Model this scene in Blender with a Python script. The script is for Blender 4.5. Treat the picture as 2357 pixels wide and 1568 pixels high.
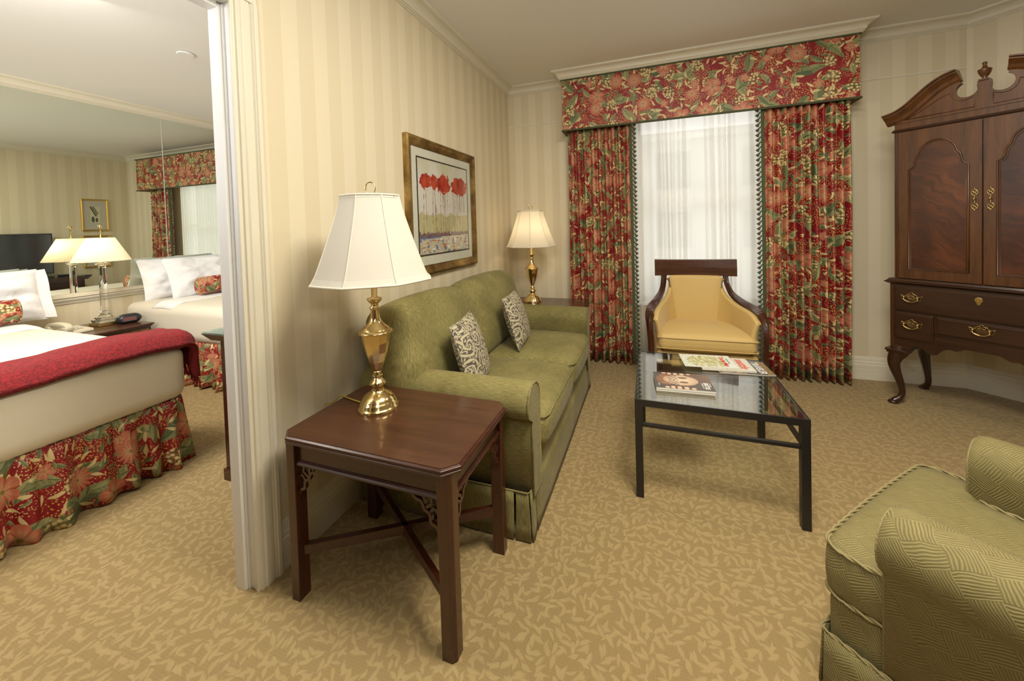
import bpy, bmesh, math, random
from mathutils import Matrix, Vector
random.seed(7)
PI = math.pi
SC = bpy.context.scene
COL = SC.collection
for _o in list(bpy.data.objects):
    bpy.data.objects.remove(_o)

# ------------------------------------------------------------------ camera
cam_d = bpy.data.cameras.new('camera')
cam = bpy.data.objects.new('camera', cam_d)
COL.objects.link(cam)
SC.camera = cam
cam_d.sensor_fit = 'HORIZONTAL'
cam_d.sensor_width = 36.0
cam_d.lens = 36.0 * 880.0 / 2357.0
cam_d.shift_y = -242.0 / 2357.0
cam_d.clip_start = 0.02
cam.matrix_world = (Matrix.Translation((0, 0, 1.32)) @ Matrix.Rotation(math.radians(19.9), 4, 'Z')
                    @ Matrix.Rotation(math.radians(88.5), 4, 'X') @ Matrix.Rotation(math.radians(-1.7), 4, 'Z'))
# ------------------------------------------------------------------ view, world, lights
SC.view_settings.view_transform = 'Standard'
SC.view_settings.look = 'None'
SC.view_settings.gamma = 1.0
SC.view_settings.use_curve_mapping = False
SC.view_settings.exposure = -0.08
W = bpy.data.worlds.new('sky')
SC.world = W
W.use_nodes = True
_bg = W.node_tree.nodes['Background']
_bg.inputs[0].default_value = (1.0, 0.99, 0.95, 1)
_bg.inputs[1].default_value = 2.0

def area(name, loc, size, energy, color, target=None, sy=None, rot=None):
    d = bpy.data.lights.new(name, 'AREA')
    d.energy = energy; d.color = color; d.size = size
    if sy: d.shape = 'RECTANGLE'; d.size_y = sy
    o = bpy.data.objects.new(name, d); COL.objects.link(o); o.location = loc
    if target is not None:
        o.rotation_euler = (Vector(target) - Vector(loc)).to_track_quat('-Z', 'Y').to_euler()
    o.visible_glossy = True
    return o
WARM = (1.0, 0.91, 0.74)
area('ceiling_bounce_living', (0.40, 1.00, 2.70), 0.75, 70, (1.0, 0.93, 0.79), (0.2, 1.2, 0))  # key for flash bounced off the ceiling, no fixture there
area('added_fill_window_side', (1.1, 2.3, 2.70), 0.5, 10, WARM, (1.0, 2.3, 0))  # added fill on the window side, no fixture known
area('added_fill_bedroom', (-2.8, 0.9, 2.58), 0.6, 68, (1.0, 0.95, 0.85), (-3.2, 1.2, 0))  # added to brighten the bedroom, no ceiling fixture seen

area('added_uplight_living', (-0.1, -0.25, 2.15), 0.6, 27, (0.97, 0.97, 0.97), (0.4, 1.5, 2.8))  # uplight added to brighten the ceiling, no lamp stands here
area('added_uplight_bedroom', (-2.3, -0.4, 1.8), 0.6, 40, (0.97, 0.98, 1.0), (-3.0, 1.2, 2.7))  # unseen uplight added to lift the bedroom ceiling

def bulb(name, loc, energy, color=(1.0, 0.75, 0.45), r=0.03):
    d = bpy.data.lights.new(name, 'POINT'); d.energy = energy; d.color = color; d.shadow_soft_size = r
    o = bpy.data.objects.new(name, d); COL.objects.link(o); o.location = loc
    return o

# ------------------------------------------------------------------ mesh builder
OFF = {}
class MB:
    def __init__(s):
        s.v = []; s.f = []; s.uv = []; s.sm = []; s.M = None; s.col = None
    def add(s, vs, fs, uvs=None, smooth=False, M=None):
        b = len(s.v)
        for p in vs:
            p = Vector(p)
            if M is not None: p = M @ p
            if s.M is not None: p = s.M @ p
            s.v.append(p)
        for f in fs:
            s.f.append([b + i for i in f])
            s.uv.append([uvs[i] for i in f] if uvs else None)
            s.sm.append(smooth)
        return s
    def box(s, x0, x1, y0, y1, z0, z1, M=None):
        vs = [(x, y, z) for z in (z0, z1) for y in (y0, y1) for x in (x0, x1)]
        return s.add(vs, [(0,2,3,1),(4,5,7,6),(0,1,5,4),(2,6,7,3),(0,4,6,2),(1,3,7,5)], M=M)
    def prism(s, poly, a, b, ax='y', M=None, smooth=False):
        # poly in the two other axes, extruded along ax from a to b
        n = len(poly)
        def P(p, t):
            return {'x': (t, p[0], p[1]), 'y': (p[0], t, p[1]), 'z': (p[0], p[1], t)}[ax]
        vs = [P(p, a) for p in poly] + [P(p, b) for p in poly]
        s.add(vs, [tuple(range(n)), tuple(range(2*n-1, n-1, -1))], M=M)
        s.add(vs, [(i, (i+1) % n, n+(i+1) % n, n+i) for i in range(n)], M=M, smooth=smooth)
        return s
    def lathe(s, prof, n=32, c=(0,0,0), M=None, smooth=True, cap=True):
        vs = []; fs = []
        for (r, z) in prof:
            for k in range(n):
                a = 2*PI*k/n
                vs.append((c[0]+r*math.cos(a), c[1]+r*math.sin(a), c[2]+z))
        m = len(prof)
        for j in range(m-1):
            for k in range(n):
                fs.append((j*n+k, j*n+(k+1) % n, (j+1)*n+(k+1) % n, (j+1)*n+k))
        s.add(vs, fs, M=M, smooth=smooth)
        if cap:
            s.add(vs[:n], [tuple(range(n-1, -1, -1))], M=M)
            s.add(vs[-n:], [tuple(range(n))], M=M)
        return s
    def tube(s, path, r, n=8, closed=False, M=None, flat=None, up=None, smooth=True):
        # r number or list; flat=(w,h) rectangular section using up vector
        P = [Vector(p) for p in path]; m = len(P); vs = []; fs = []
        prev = None
        for i in range(m):
            if closed: t = P[(i+1) % m] - P[i-1]
            else: t = P[min(i+1, m-1)] - P[max(i-1, 0)]
            t.normalize()
            if up is not None:
                a = Vector(up).cross(t)
                if a.length < 1e-4: a = Vector((1,0,0))
                a.normalize()
            elif prev is None:
                a = t.orthogonal().normalized()
            else:
                a = (prev - t*prev.dot(t))
                if a.length < 1e-6: a = t.orthogonal()
                a.normalize()
            prev = a
            b = t.cross(a).normalized()
            if flat:
                w, h = (flat[i] if isinstance(flat, list) else flat)
                for (p, q) in ((-1,-1),(1,-1),(1,1),(-1,1)):
                    vs.append(P[i] + a*(p*w/2) + b*(q*h/2))
                k = 4
            else:
                rr = r[i] if isinstance(r, (list, tuple)) else r
                for j in range(n):
                    an = 2*PI*j/n
                    vs.append(P[i] + a*(rr*math.cos(an)) + b*(rr*math.sin(an)))
                k = n
        for i in range(m if closed else m-1):
            i2 = (i+1) % m
            for j in range(k):
                fs.append((i*k+j, i*k+(j+1) % k, i2*k+(j+1) % k, i2*k+j))
        s.add(vs, fs, M=M, smooth=smooth and not flat)
        if not closed:
            s.add(vs[:k], [tuple(range(k-1, -1, -1))], M=M)
            s.add(vs[-k:], [tuple(range(k))], M=M)
        return s
    def grid(s, fn, nu, nv, uvfn=None, M=None, smooth=True, closeu=False):
        vs = []; uvs = []
        for j in range(nv+1):
            for i in range(nu+1):
                u, v = i/nu, j/nv
                vs.append(fn(u, v)); uvs.append(uvfn(u, v) if uvfn else (u, v))
        fs = [(j*(nu+1)+i, j*(nu+1)+i+1, (j+1)*(nu+1)+i+1, (j+1)*(nu+1)+i) for j in range(nv) for i in range(nu)]
        return s.add(vs, fs, uvs, smooth=smooth, M=M)
    def sweep(s, prof, pts, closed=False, M=None):
        # prof [(d,z)] closed loop, d to the right of travel; pts plan polyline
        P = [Vector((p[0], p[1])) for p in pts]; m = len(P); k = len(prof); vs = []; fs = []
        for i in range(m):
            def nrm(a, b):
                d = (b-a).normalized(); return Vector((d.y, -d.x))
            if closed or 0 < i < m-1:
                n1 = nrm(P[i-1], P[i]); n2 = nrm(P[i], P[(i+1) % m])
                q = (n1+n2); q = q/(1+n1.dot(n2))
            elif i == 0: q = nrm(P[0], P[1])
            else: q = nrm(P[-2], P[-1])
            for (d, z) in prof:
                vs.append((P[i].x+q.x*d, P[i].y+q.y*d, z))
        for i in range(m if closed else m-1):
            i2 = (i+1) % m
            for j in range(k):
                fs.append((i*k+j, i*k+(j+1) % k, i2*k+(j+1) % k, i2*k+j))
        s.add(vs, fs, M=M)
        if not closed:
            s.add(vs[:k], [tuple(range(k-1, -1, -1))], M=M)
            s.add(vs[-k:], [tuple(range(k))], M=M)
        return s
    def rbox(s, w, d, h, r, c=(0,0,0), puff=(0,0,0), n=10, M=None, bend=None):
        # soft cushion: rounded box with bulging faces
        H = (w/2, d/2, h/2); r = min(r, min(H)*0.999)
        def axis(hh):
            t = [r*math.tan(a*PI/4/3) for a in range(0, 4)]
            lo = [-hh+r-x for x in reversed(t)]
            core = [(-(hh-r)) + (2*(hh-r))*k/n for k in range(1, n)]
            return lo + core + [-x for x in reversed(lo)]
        A = [axis(x) for x in H]; idx = {}; vs = []; fs = []
        def vert(p):
            key = tuple(round(x, 6) for x in p)
            if key in idx: return idx[key]
            q = Vector(p); inn = Vector([max(-(H[i]-r), min(H[i]-r, p[i])) for i in range(3)])
            dl = q-inn
            if dl.length > 1e-9: q = inn + dl.normalized()*r
            x, y, z = q.x/H[0], q.y/H[1], q.z/H[2]
            f = lambda t: max(0.0, 1-t*t)**0.8
            o = Vector((q.x + puff[0]*x*f(y)*f(z), q.y + puff[1]*y*f(x)*f(z), q.z + puff[2]*z*f(x)*f(y)))
            if bend: o = Vector(bend(o))
            idx[key] = len(vs); vs.append(o+Vector(c)); return idx[key]
        for ax in range(3):
            b, e = (ax+1) % 3, (ax+2) % 3
            for sg in (-1, 1):
                for i in range(len(A[b])-1):
                    for j in range(len(A[e])-1):
                        q = []
                        for (p, t) in ((i,j),(i+1,j),(i+1,j+1),(i,j+1)):
                            v = [0,0,0]; v[ax] = sg*H[ax]; v[b] = A[b][p]; v[e] = A[e][t]; q.append(vert(v))
                        if sg < 0: q.reverse()
                        fs.append(tuple(q))
        return s.add(vs, fs, M=M, smooth=True)

def woff(p):
    o = Vector((0,0,0))
    while p is not None:
        o = o + OFF.get(p.name, Vector((0,0,0))); p = p.parent
    return o
def obj(name, mb, mat, parent=None, bevel=0, seg=2, solid=0, sub=0, world=True, cols=None, soff=0):
    me = bpy.data.meshes.new(name)
    off = woff(parent) if world else Vector((0,0,0))
    me.from_pydata([tuple(v-off) for v in mb.v], [], mb.f)
    me.update()
    uvl = me.uv_layers.new(name='UVMap')
    for p, uv in zip(me.polygons, mb.uv):
        if uv is None:
            n = p.normal; a = max(range(3), key=lambda i: abs(n[i]))
            for li in p.loop_indices:
                c = me.vertices[me.loops[li].vertex_index].co
                uvl.data[li].uv = ((c.y, c.z) if a == 0 else (c.x, c.z) if a == 1 else (c.x, c.y))
        else:
            for li, q in zip(p.loop_indices, uv): uvl.data[li].uv = q
    me.polygons.foreach_set('use_smooth', mb.sm)
    if mb.col:
        ca = me.color_attributes.new('Col', 'FLOAT_COLOR', 'POINT')
        for i, c in enumerate(mb.col): ca.data[i].color = (*c, 1)
    me.materials.append(mat)
    bm = bmesh.new(); bm.from_mesh(me); bmesh.ops.recalc_face_normals(bm, faces=bm.faces)
    if not mb.col:
        pass
    bm.to_mesh(me); bm.free()
    o = bpy.data.objects.new(name, me); COL.objects.link(o)
    if parent is not None: o.parent = parent
    if solid:
        m = o.modifiers.new('s', 'SOLIDIFY'); m.thickness = solid; m.offset = soff
    if bevel:
        m = o.modifiers.new('b', 'BEVEL'); m.width = bevel; m.segments = seg; m.limit_method = 'ANGLE'; m.angle_limit = math.radians(35)
        m.harden_normals = False
    if sub:
        m = o.modifiers.new('u', 'SUBSURF'); m.levels = sub; m.render_levels = sub
    return o
def tag(o, label, cat, group=None):
    o['label'] = label; o['category'] = cat
    if group: o['group'] = group
    return o
def thing(name, label, cat, loc=(0,0,0), rz=0, group=None):
    o = bpy.data.objects.new(name, None); COL.objects.link(o); o.empty_display_size = 0.1
    o.location = loc; o.rotation_euler = (0,0,rz)
    if rz == 0: OFF[o.name] = Vector(loc)
    return tag(o, label, cat, group)
def struct(name, mb, mat, parent=None, **k):
    o = obj(name, mb, mat, parent, **k)
    if parent is None: o['kind'] = 'structure'
    return o
def dup(root, loc, rz=None, label=None):
    r = root.copy(); COL.objects.link(r); r.location = loc
    if rz is not None: r.rotation_euler = (0,0,rz)
    if label: r['label'] = label
    def rec(src, dst):
        for ch in list(src.children):
            if ch is dst: continue
            c = ch.copy(); COL.objects.link(c); c.parent = dst; rec(ch, c)
    rec(root, r)
    return r
def spline(pts, n=8, closed=False):
    P = [Vector(p) for p in pts]; out = []; m = len(P)
    for i in range(m if closed else m-1):
        if closed: a, b, c, d = P[i-1], P[i], P[(i+1) % m], P[(i+2) % m]
        else: a, b, c, d = P[max(i-1,0)], P[i], P[i+1], P[min(i+2,m-1)]
        for k in range(n):
            t = k/n
            out.append(0.5*((2*b)+(c-a)*t+(2*a-5*b+4*c-d)*t*t+(3*b-a-3*c+d)*t**3))
    if not closed: out.append(P[-1])
    return out

# ------------------------------------------------------------------ node helper
class V:
    def __init__(s, nt, k): s.nt = nt; s.k = k
    def _m(s, op, *a): return s.nt.math(op, s, *a)
    def __add__(s, o): return s._m('ADD', o)
    __radd__ = __add__
    def __sub__(s, o): return s._m('SUBTRACT', o)
    def __rsub__(s, o): return s.nt.math('SUBTRACT', o, s)
    def __mul__(s, o): return s._m('MULTIPLY', o)
    __rmul__ = __mul__
    def __truediv__(s, o): return s._m('DIVIDE', o)
    def __rtruediv__(s, o): return s.nt.math('DIVIDE', o, s)
    def lt(s, o): return s._m('LESS_THAN', o)
    def gt(s, o): return s._m('GREATER_THAN', o)
    def abs(s): return s._m('ABSOLUTE')
    def pow(s, o): return s._m('POWER', o)
    def sin(s): return s._m('SINE')
    def cos(s): return s._m('COSINE')
    def sqrt(s): return s._m('SQRT')
    def floor(s): return s._m('FLOOR')
    def frac(s): return s._m('FRACT')
    def mod(s, o): return s._m('FLOORED_MODULO', o)
    def min(s, o): return s._m('MINIMUM', o)
    def max(s, o): return s._m('MAXIMUM', o)
    def atan2(s, o): return s._m('ARCTAN2', o)
    def step(s, a, b):   # smoothstep from a to b
        n = s.nt.n('ShaderNodeMapRange'); n.interpolation_type = 'SMOOTHSTEP'
        s.nt.put(n.inputs[0], s); s.nt.put(n.inputs[1], a); s.nt.put(n.inputs[2], b)
        return V(s.nt, n.outputs[0])
class Mat:
    def __init__(s, name):
        s.m = bpy.data.materials.new(name); s.m.use_nodes = True
        s.t = s.m.node_tree; s.t.nodes.clear()
        s.out = s.n('ShaderNodeOutputMaterial')
    def n(s, typ): return s.t.nodes.new(typ)
    def put(s, sock, v):
        if isinstance(v, V): s.t.links.new(v.k, sock)
        elif isinstance(v, (tuple, list)) and sock.type == 'RGBA' and len(v) == 3: sock.default_value = (*v, 1)
        else: sock.default_value = v
    def math(s, op, *a):
        n = s.n('ShaderNodeMath'); n.operation = op
        for i, x in enumerate(a): s.put(n.inputs[i], x)
        return V(s, n.outputs[0])
    def mix(s, f, a, b, mode='MIX'):
        n = s.n('ShaderNodeMix'); n.data_type = 'RGBA'; n.blend_type = mode
        s.put(n.inputs[0], f); s.put(n.inputs[6], a); s.put(n.inputs[7], b)
        return V(s, n.outputs[2])
    def vec(s, x=0.0, y=0.0, z=0.0):
        n = s.n('ShaderNodeCombineXYZ'); s.put(n.inputs[0], x); s.put(n.inputs[1], y); s.put(n.inputs[2], z)
        return V(s, n.outputs[0])
    def sep(s, v):
        n = s.n('ShaderNodeSeparateXYZ'); s.put(n.inputs[0], v); return [V(s, o) for o in n.outputs]
    def uv(s):
        n = s.n('ShaderNodeTexCoord'); return V(s, n.outputs['UV'])
    def objc(s):
        n = s.n('ShaderNodeTexCoord'); return V(s, n.outputs['Object'])
    def noise(s, vec, scale, detail=2, rough=0.5, dist=0.0, dim='3D'):
        n = s.n('ShaderNodeTexNoise'); n.noise_dimensions = dim
        s.put(n.inputs['Vector'], vec); n.inputs['Scale'].default_value = scale
        n.inputs['Detail'].default_value = detail; n.inputs['Roughness'].default_value = rough; n.inputs['Distortion'].default_value = dist
        return V(s, n.outputs[0]), V(s, n.outputs[1])
    def voro(s, vec, scale, feat='F1', rnd=1.0):
        n = s.n('ShaderNodeTexVoronoi'); n.voronoi_dimensions = '2D'; n.feature = feat
        s.put(n.inputs['Vector'], vec); n.inputs['Scale'].default_value = scale; n.inputs['Randomness'].default_value = rnd
        return n
    def ramp(s, f, stops):
        n = s.n('ShaderNodeValToRGB'); s.put(n.inputs[0], f)
        e = n.color_ramp.elements
        while len(e) < len(stops): e.new(0.5)
        for k, (p, c) in zip(e, stops): k.position = p; k.color = (*c, 1)
        return V(s, n.outputs[0])
    def attr(s, name):
        n = s.n('ShaderNodeAttribute'); n.attribute_name = name; return V(s, n.outputs['Color'])
    def bump(s, h, strength=0.3, dist=0.01, nrm=None):
        n = s.n('ShaderNodeBump'); n.inputs['Strength'].default_value = strength; n.inputs['Distance'].default_value = dist
        s.put(n.inputs['Height'], h)
        if nrm is not None: s.put(n.inputs['Normal'], nrm)
        return V(s, n.outputs[0])
    def pbr(s, color, rough=0.5, metal=0.0, normal=None, sheen=0.0, coat=0.0, **k):
        n = s.n('ShaderNodeBsdfPrincipled')
        s.put(n.inputs['Base Color'], color); s.put(n.inputs['Roughness'], rough); s.put(n.inputs['Metallic'], metal)
        if normal is not None: s.put(n.inputs['Normal'], normal)
        if sheen: n.inputs['Sheen Weight'].default_value = sheen; n.inputs['Sheen Roughness'].default_value = 0.4
        if coat: n.inputs['Coat Weight'].default_value = coat; n.inputs['Coat Roughness'].default_value = 0.12
        for kk, vv in k.items(): s.put(n.inputs[kk.replace('_', ' ')], vv)
        s.t.links.new(n.outputs[0], s.out.inputs[0]); return n
    def surf(s, v): s.t.links.new(v, s.out.inputs[0])

def mat_paint(name, col, rough=0.5, bump=0.0, coat=0.0):
    m = Mat(name); nz, _ = m.noise(m.objc(), 60, 3)
    c = m.mix(nz*0.12, col, tuple(x*0.86 for x in col))
    m.pbr(c, rough, normal=m.bump(nz, bump, 0.002) if bump else None, coat=coat); return m.m
def mat_wallpaper(name):
    m = Mat(name); u, v, _ = m.sep(m.uv())
    P = 0.31
    t = (u/P).frac()
    a = (t*4).floor()             # four bands: plain, light, plain, wide light
    lightband = ((a-1).abs().lt(0.5) + (a-3).abs().lt(0.5)).min(1.0)
    pin = ((u*2*PI/0.0055).sin()*0.5+0.5)
    n1, _ = m.noise(m.vec(u*1.0, v*1.0), 260, 2); n2, _ = m.noise(m.vec(u*140, v*60), 1.0, 2)
    base = m.mix(n1*0.5+n2*0.3, (0.655,0.57,0.390), (0.705,0.615,0.43))
    light = m.mix(pin*0.55, (0.74,0.66,0.48), (0.705,0.62,0.435))
    mott = m.mix(lightband, base, light)
    h = (n1*0.6+n2*0.4)*(1-lightband) + pin*0.35*lightband
    m.pbr(mott, 0.62-lightband*0.16, normal=m.bump(h, 0.25, 0.0012)); return m.m
def leafshape(m, uvv, scale, seed, L, Wd, rnd=0.9, bend=0.0):
    vx, vy, _ = m.sep(uvv)
    p = m.vec(vx+seed*3.17, vy+seed*1.73)
    n = m.voro(p, scale, rnd=rnd)
    px, py, _ = m.sep(V(m, n.outputs['Position'])); cr, cg, cb = m.sep(V(m, n.outputs['Color']))
    dx = (vx+seed*3.17-px)*scale; dy = (vy+seed*1.73-py)*scale
    a = cr*2*PI
    ca, sa = a.cos(), a.sin()
    lu = dx*ca+dy*sa; lv = dy*ca-dx*sa
    if bend: lv = lv + lu*lu*bend
    t = lu/L
    w = (1-t*t).max(0.0)*(1-t*0.35)*Wd
    return lu, lv, w, t, (cr, cg, cb), (dx, dy)
def mat_carpet(name):
    m = Mat(name); uvv = m.uv(); u, v, _ = m.sep(uvv)
    wob, wc = m.noise(uvv, 22, 2)
    wx, wy, _ = m.sep(wc)
    uw = m.vec(u+(wx-0.5)*0.02, v+(wy-0.5)*0.02)
    mask = None
    for seed, sc in ((1, 19.0), (2, 20.0), (3, 24)):
        lu, lv, w, t, c, d = leafshape(m, uw, sc, seed, 0.50, 0.17, 0.6, 0.3)
        k = (w-lv.abs()).step(-0.04, 0.09)
        mask = k if mask is None else mask.max(k)
    rib = ((u*2*PI/0.006).sin()*0.5+0.5)*((v*2*PI/0.009).sin()*0.3+0.7)
    pile, _ = m.noise(uvv, 500, 2)
    low = m.mix(rib, (0.265,0.183,0.073), (0.335,0.236,0.098))
    hi = m.mix(pile, (0.375,0.270,0.116), (0.43,0.318,0.145))
    big, _ = m.noise(uvv, 1.3, 2)
    col = m.mix(mask*(wob*0.6+0.45), low, hi)
    col = m.mix(big*0.18, col, (0.33,0.235,0.10))
    h = mask*0.8 + rib*0.2*(1-mask) + pile*0.3
    m.pbr(col, 0.95, normal=m.bump(h, 0.5, 0.006), sheen=0.15); return m.m
def mat_floral(name, sc=1.0, fade=0.0):
    m = Mat(name); uv0 = m.uv(); u, v, _ = m.sep(uv0)
    _, wc = m.noise(uv0, 14, 2); wx, wy, _ = m.sep(wc)
    u = (u+(wx-0.5)*0.012)*sc; v = (v+(wy-0.5)*0.012)*sc
    uvv = m.vec(u, v); fine, _ = m.noise(uvv, 90, 2)
    col = m.mix(fine, (0.29,0.006,0.010), (0.20,0.005,0.008))
    # dusky plum blooms and small sprigs
    for seed, s_, R, c1, c2 in ((11, 9.0, 0.30, (0.22,0.025,0.03), (0.30,0.075,0.05)),):
        lu, lv, w, t, c, (dx, dy) = leafshape(m, uvv, s_, seed, 1, 1)
        r = (dx*dx+dy*dy).sqrt(); th = dy.atan2(dx)
        Rr = ((th*4).sin().abs()*0.25+0.75)*R
        k = (Rr-r).step(0.0, 0.04)*c[1].gt(0.6)
        col = m.mix(k*0.8, col, m.mix(((r*38).sin()*0.5+0.5), c1, c2))
    # twigs with tiny dots (yellow, cream, orange)
    for seed, s_, thr, cc in ((21, 60, 0.22, (0.55,0.33,0.06)), (22, 74, 0.20, (0.60,0.45,0.20)), (23, 60, 0.20, (0.46,0.12,0.04))):
        p = m.vec(u+seed*1.3, v+seed*0.7)
        vn = m.voro(p, s_, rnd=0.9); reg = m.voro(p, 6.5, rnd=1.0)
        k = V(m, vn.outputs['Distance']).lt(thr)*V(m, reg.outputs['Distance']).lt(0.42)
        col = m.mix(k, col, cc)
    # leaves
    for seed, s_, L, Wd, keep in ((31, 5.6, 0.52, 0.19, 0.25), (32, 8.0, 0.52, 0.17, 0.30), (33, 15, 0.50, 0.14, 0.45), (34, 17, 0.5, 0.13, 0.5)):
        lu, lv, w, t, c, d = leafshape(m, uvv, s_, seed, L, Wd, 0.85, 0.35)
        k = (w-lv.abs()).step(0.0, 0.015)*c[1].gt(keep)
        vein = (((lu-lv.abs()*0.9)*42).sin()*0.5+0.5)
        g = m.mix(c[2], (0.085,0.12,0.045), (0.34,0.33,0.14))
        g = m.mix(vein*0.35, g, (0.06,0.09,0.04))
        g = m.mix(lv.gt(0.0)*0.35, g, (0.46,0.42,0.19))
        g = m.mix(lv.abs().lt(0.012)*0.7, g, (0.04,0.06,0.025))
        if seed >= 33: g = m.mix(c[2].gt(0.45), g, (0.66,0.52,0.25))
        col = m.mix(k, col, g)
    # cream blossom clusters
    for seed in (41, 42):
        p = m.vec(u+seed*1.1, v+seed*0.37)
        reg = m.voro(p, 4.6, rnd=0.95); _, rg, _ = m.sep(V(m, reg.outputs['Color']))
        pet = m.voro(p, 44, rnd=0.8)
        inside = V(m, reg.outputs['Distance']).lt(0.21)*rg.gt(0.55)
        k = inside*V(m, pet.outputs['Distance']).lt(0.40)
        col = m.mix(inside*0.55, col, (0.10,0.10,0.03))
        col = m.mix(k, col, m.mix(V(m, pet.outputs['Distance'])*2, (0.80,0.66,0.36), (0.50,0.36,0.12)))
    # large flowers
    for seed, s_, npet, R, sp, keep in ((51, 4.2, 5, 0.31, 0.42, 0.66), (52, 4.6, 15, 0.30, 0.50, 0.72), (53, 8.0, 5, 0.30, 0.5, 0.84)):
        lu, lv, w, t, c, (dx, dy) = leafshape(m, uvv, s_, seed, 1, 1, 0.75)
        r = (dx*dx+dy*dy).sqrt(); th = dy.atan2(dx)+c[0]*6.0
        lobe = (th*(npet/2.0)).sin().abs()
        Rr = (lobe.pow(0.6)*sp+(1-sp))*R
        q = r/Rr
        k = (1-q).step(0.0, 0.05)*c[1].gt(keep)
        pc = m.mix(q.step(0.15, 0.95), (0.66,0.42,0.22), (0.50,0.14,0.075))
        pc = m.mix(c[2]*0.5, pc, (0.52,0.24,0.15))
        st = ((th*npet*3.0).sin()*0.5+0.5)
        pc = m.mix(st*0.35, pc, (0.45,0.06,0.03))
        pc = m.mix((1-lobe).pow(4.0)*0.7, pc, (0.30,0.03,0.02))
        pc = m.mix(q.lt(0.14), pc, (0.22,0.20,0.05))
        col = m.mix(k, col, pc)
    wv, _ = m.noise(uvv, 700, 1)
    m.pbr(col, 0.55, normal=m.bump(wv, 0.15, 0.001), sheen=0.05); return m.m
def mat_chenille(name, c1, c2, c3, axis=0):
    m = Mat(name); p = m.objc(); x, y, z = m.sep(p)
    u, v, _ = m.sep(m.uv())
    sc = m.vec(u*330, v*30) if axis == 0 else m.vec(u*30, v*330)
    st, _ = m.noise(sc, 1.0, 3, 0.6)
    bl, _ = m.noise(p, 5, 3)
    fib, _ = m.noise(p, 420, 2)
    col = m.ramp(st*0.62+bl*0.28+fib*0.10, [(0.36, c1), (0.52, c2), (0.68, c3)])
    m.pbr(col, 0.8, normal=m.bump(st*0.7+fib*0.5, 0.35, 0.003), sheen=0.10); return m.m
def mat_wood(name, dark, mid, rough=0.28, scale=1.0, ax='x', coat=0.35):
    m = Mat(name); x, y, z = m.sep(m.objc())
    a = {'x': (x*1.2, y*14, z*14), 'y': (x*14, y*1.2, z*14), 'z': (x*14, y*14, z*1.2)}[ax]
    n1, _ = m.noise(m.vec(*[k*scale for k in a]), 2.2, 5, 0.6, 0.6); n2, _ = m.noise(m.vec(*[k*scale for k in a]), 14, 3)
    col = m.ramp(n1*0.8+n2*0.2, [(0.3, dark), (0.7, mid)])
    m.pbr(col, n2*0.12+rough-0.05, coat=coat, normal=m.bump(n2, 0.05, 0.001)); return m.m
def mat_flame(name, dark, mid, light):
    m = Mat(name); u, v, _ = m.sep(m.uv())
    n0, _ = m.noise(m.vec(u*3, v*2), 1.5, 3)
    n1, _ = m.noise(m.vec(u*4+n0*2, v*16+u*10+n0*6), 0.9, 4, 0.6, 1.2)
    b, _ = m.noise(m.vec(u*3.0, v*1.4), 1.6, 2)
    col = m.ramp(n1*0.55+b*0.5, [(0.34, dark), (0.52, mid), (0.72, light)])
    m.pbr(col, 0.3, coat=0.35); return m.m
def mat_metal(name, col, rough):
    m = Mat(name); nz, _ = m.noise(m.objc(), 8, 2)
    m.pbr(m.mix(nz*0.25, col, tuple(c*0.8 for c in col)), nz*0.08+rough, 1.0); return m.m
def mat_cloth(name, col, rough=0.85, tr=0.0, wr=0.3, scale=6):
    m = Mat(name); p = m.objc(); n1, _ = m.noise(p, scale, 3, 0.55, 0.8); n2, _ = m.noise(p, 380, 2)
    m.pbr(m.mix(n1*0.1, col, tuple(c*0.92 for c in col)), rough, normal=m.bump(n1+n2*0.05, wr, 0.02), sheen=0.1); return m.m
def mat_shade(name, col, k=0.45):
    m = Mat(name)
    d = m.n('ShaderNodeBsdfDiffuse'); t = m.n('ShaderNodeBsdfTranslucent'); x = m.n('ShaderNodeMixShader')
    nz, _ = m.noise(m.objc(), 300, 2); c = m.mix(nz*0.1, col, tuple(q*0.93 for q in col))
    m.put(d.inputs[0], c); m.put(t.inputs[0], c); x.inputs[0].default_value = k
    m.t.links.new(d.outputs[0], x.inputs[1]); m.t.links.new(t.outputs[0], x.inputs[2]); m.surf(x.outputs[0]); return m.m
def mat_sheer(name, op=0.5):
    m = Mat(name)
    d = m.n('ShaderNodeBsdfDiffuse'); t = m.n('ShaderNodeBsdfTranslucent'); x = m.n('ShaderNodeMixShader')
    tr = m.n('ShaderNodeBsdfTransparent'); y = m.n('ShaderNodeMixShader')
    nz, _ = m.noise(m.objc(), 700, 1); c = m.mix(nz*0.1, (0.94,0.92,0.87), (0.89,0.87,0.82))
    m.put(d.inputs[0], c); m.put(t.inputs[0], c); x.inputs[0].default_value = 0.6; y.inputs[0].default_value = op
    m.t.links.new(d.outputs[0], x.inputs[1]); m.t.links.new(t.outputs[0], x.inputs[2])
    m.t.links.new(tr.outputs[0], y.inputs[1]); m.t.links.new(x.outputs[0], y.inputs[2]); m.surf(y.outputs[0]); return m.m
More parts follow.
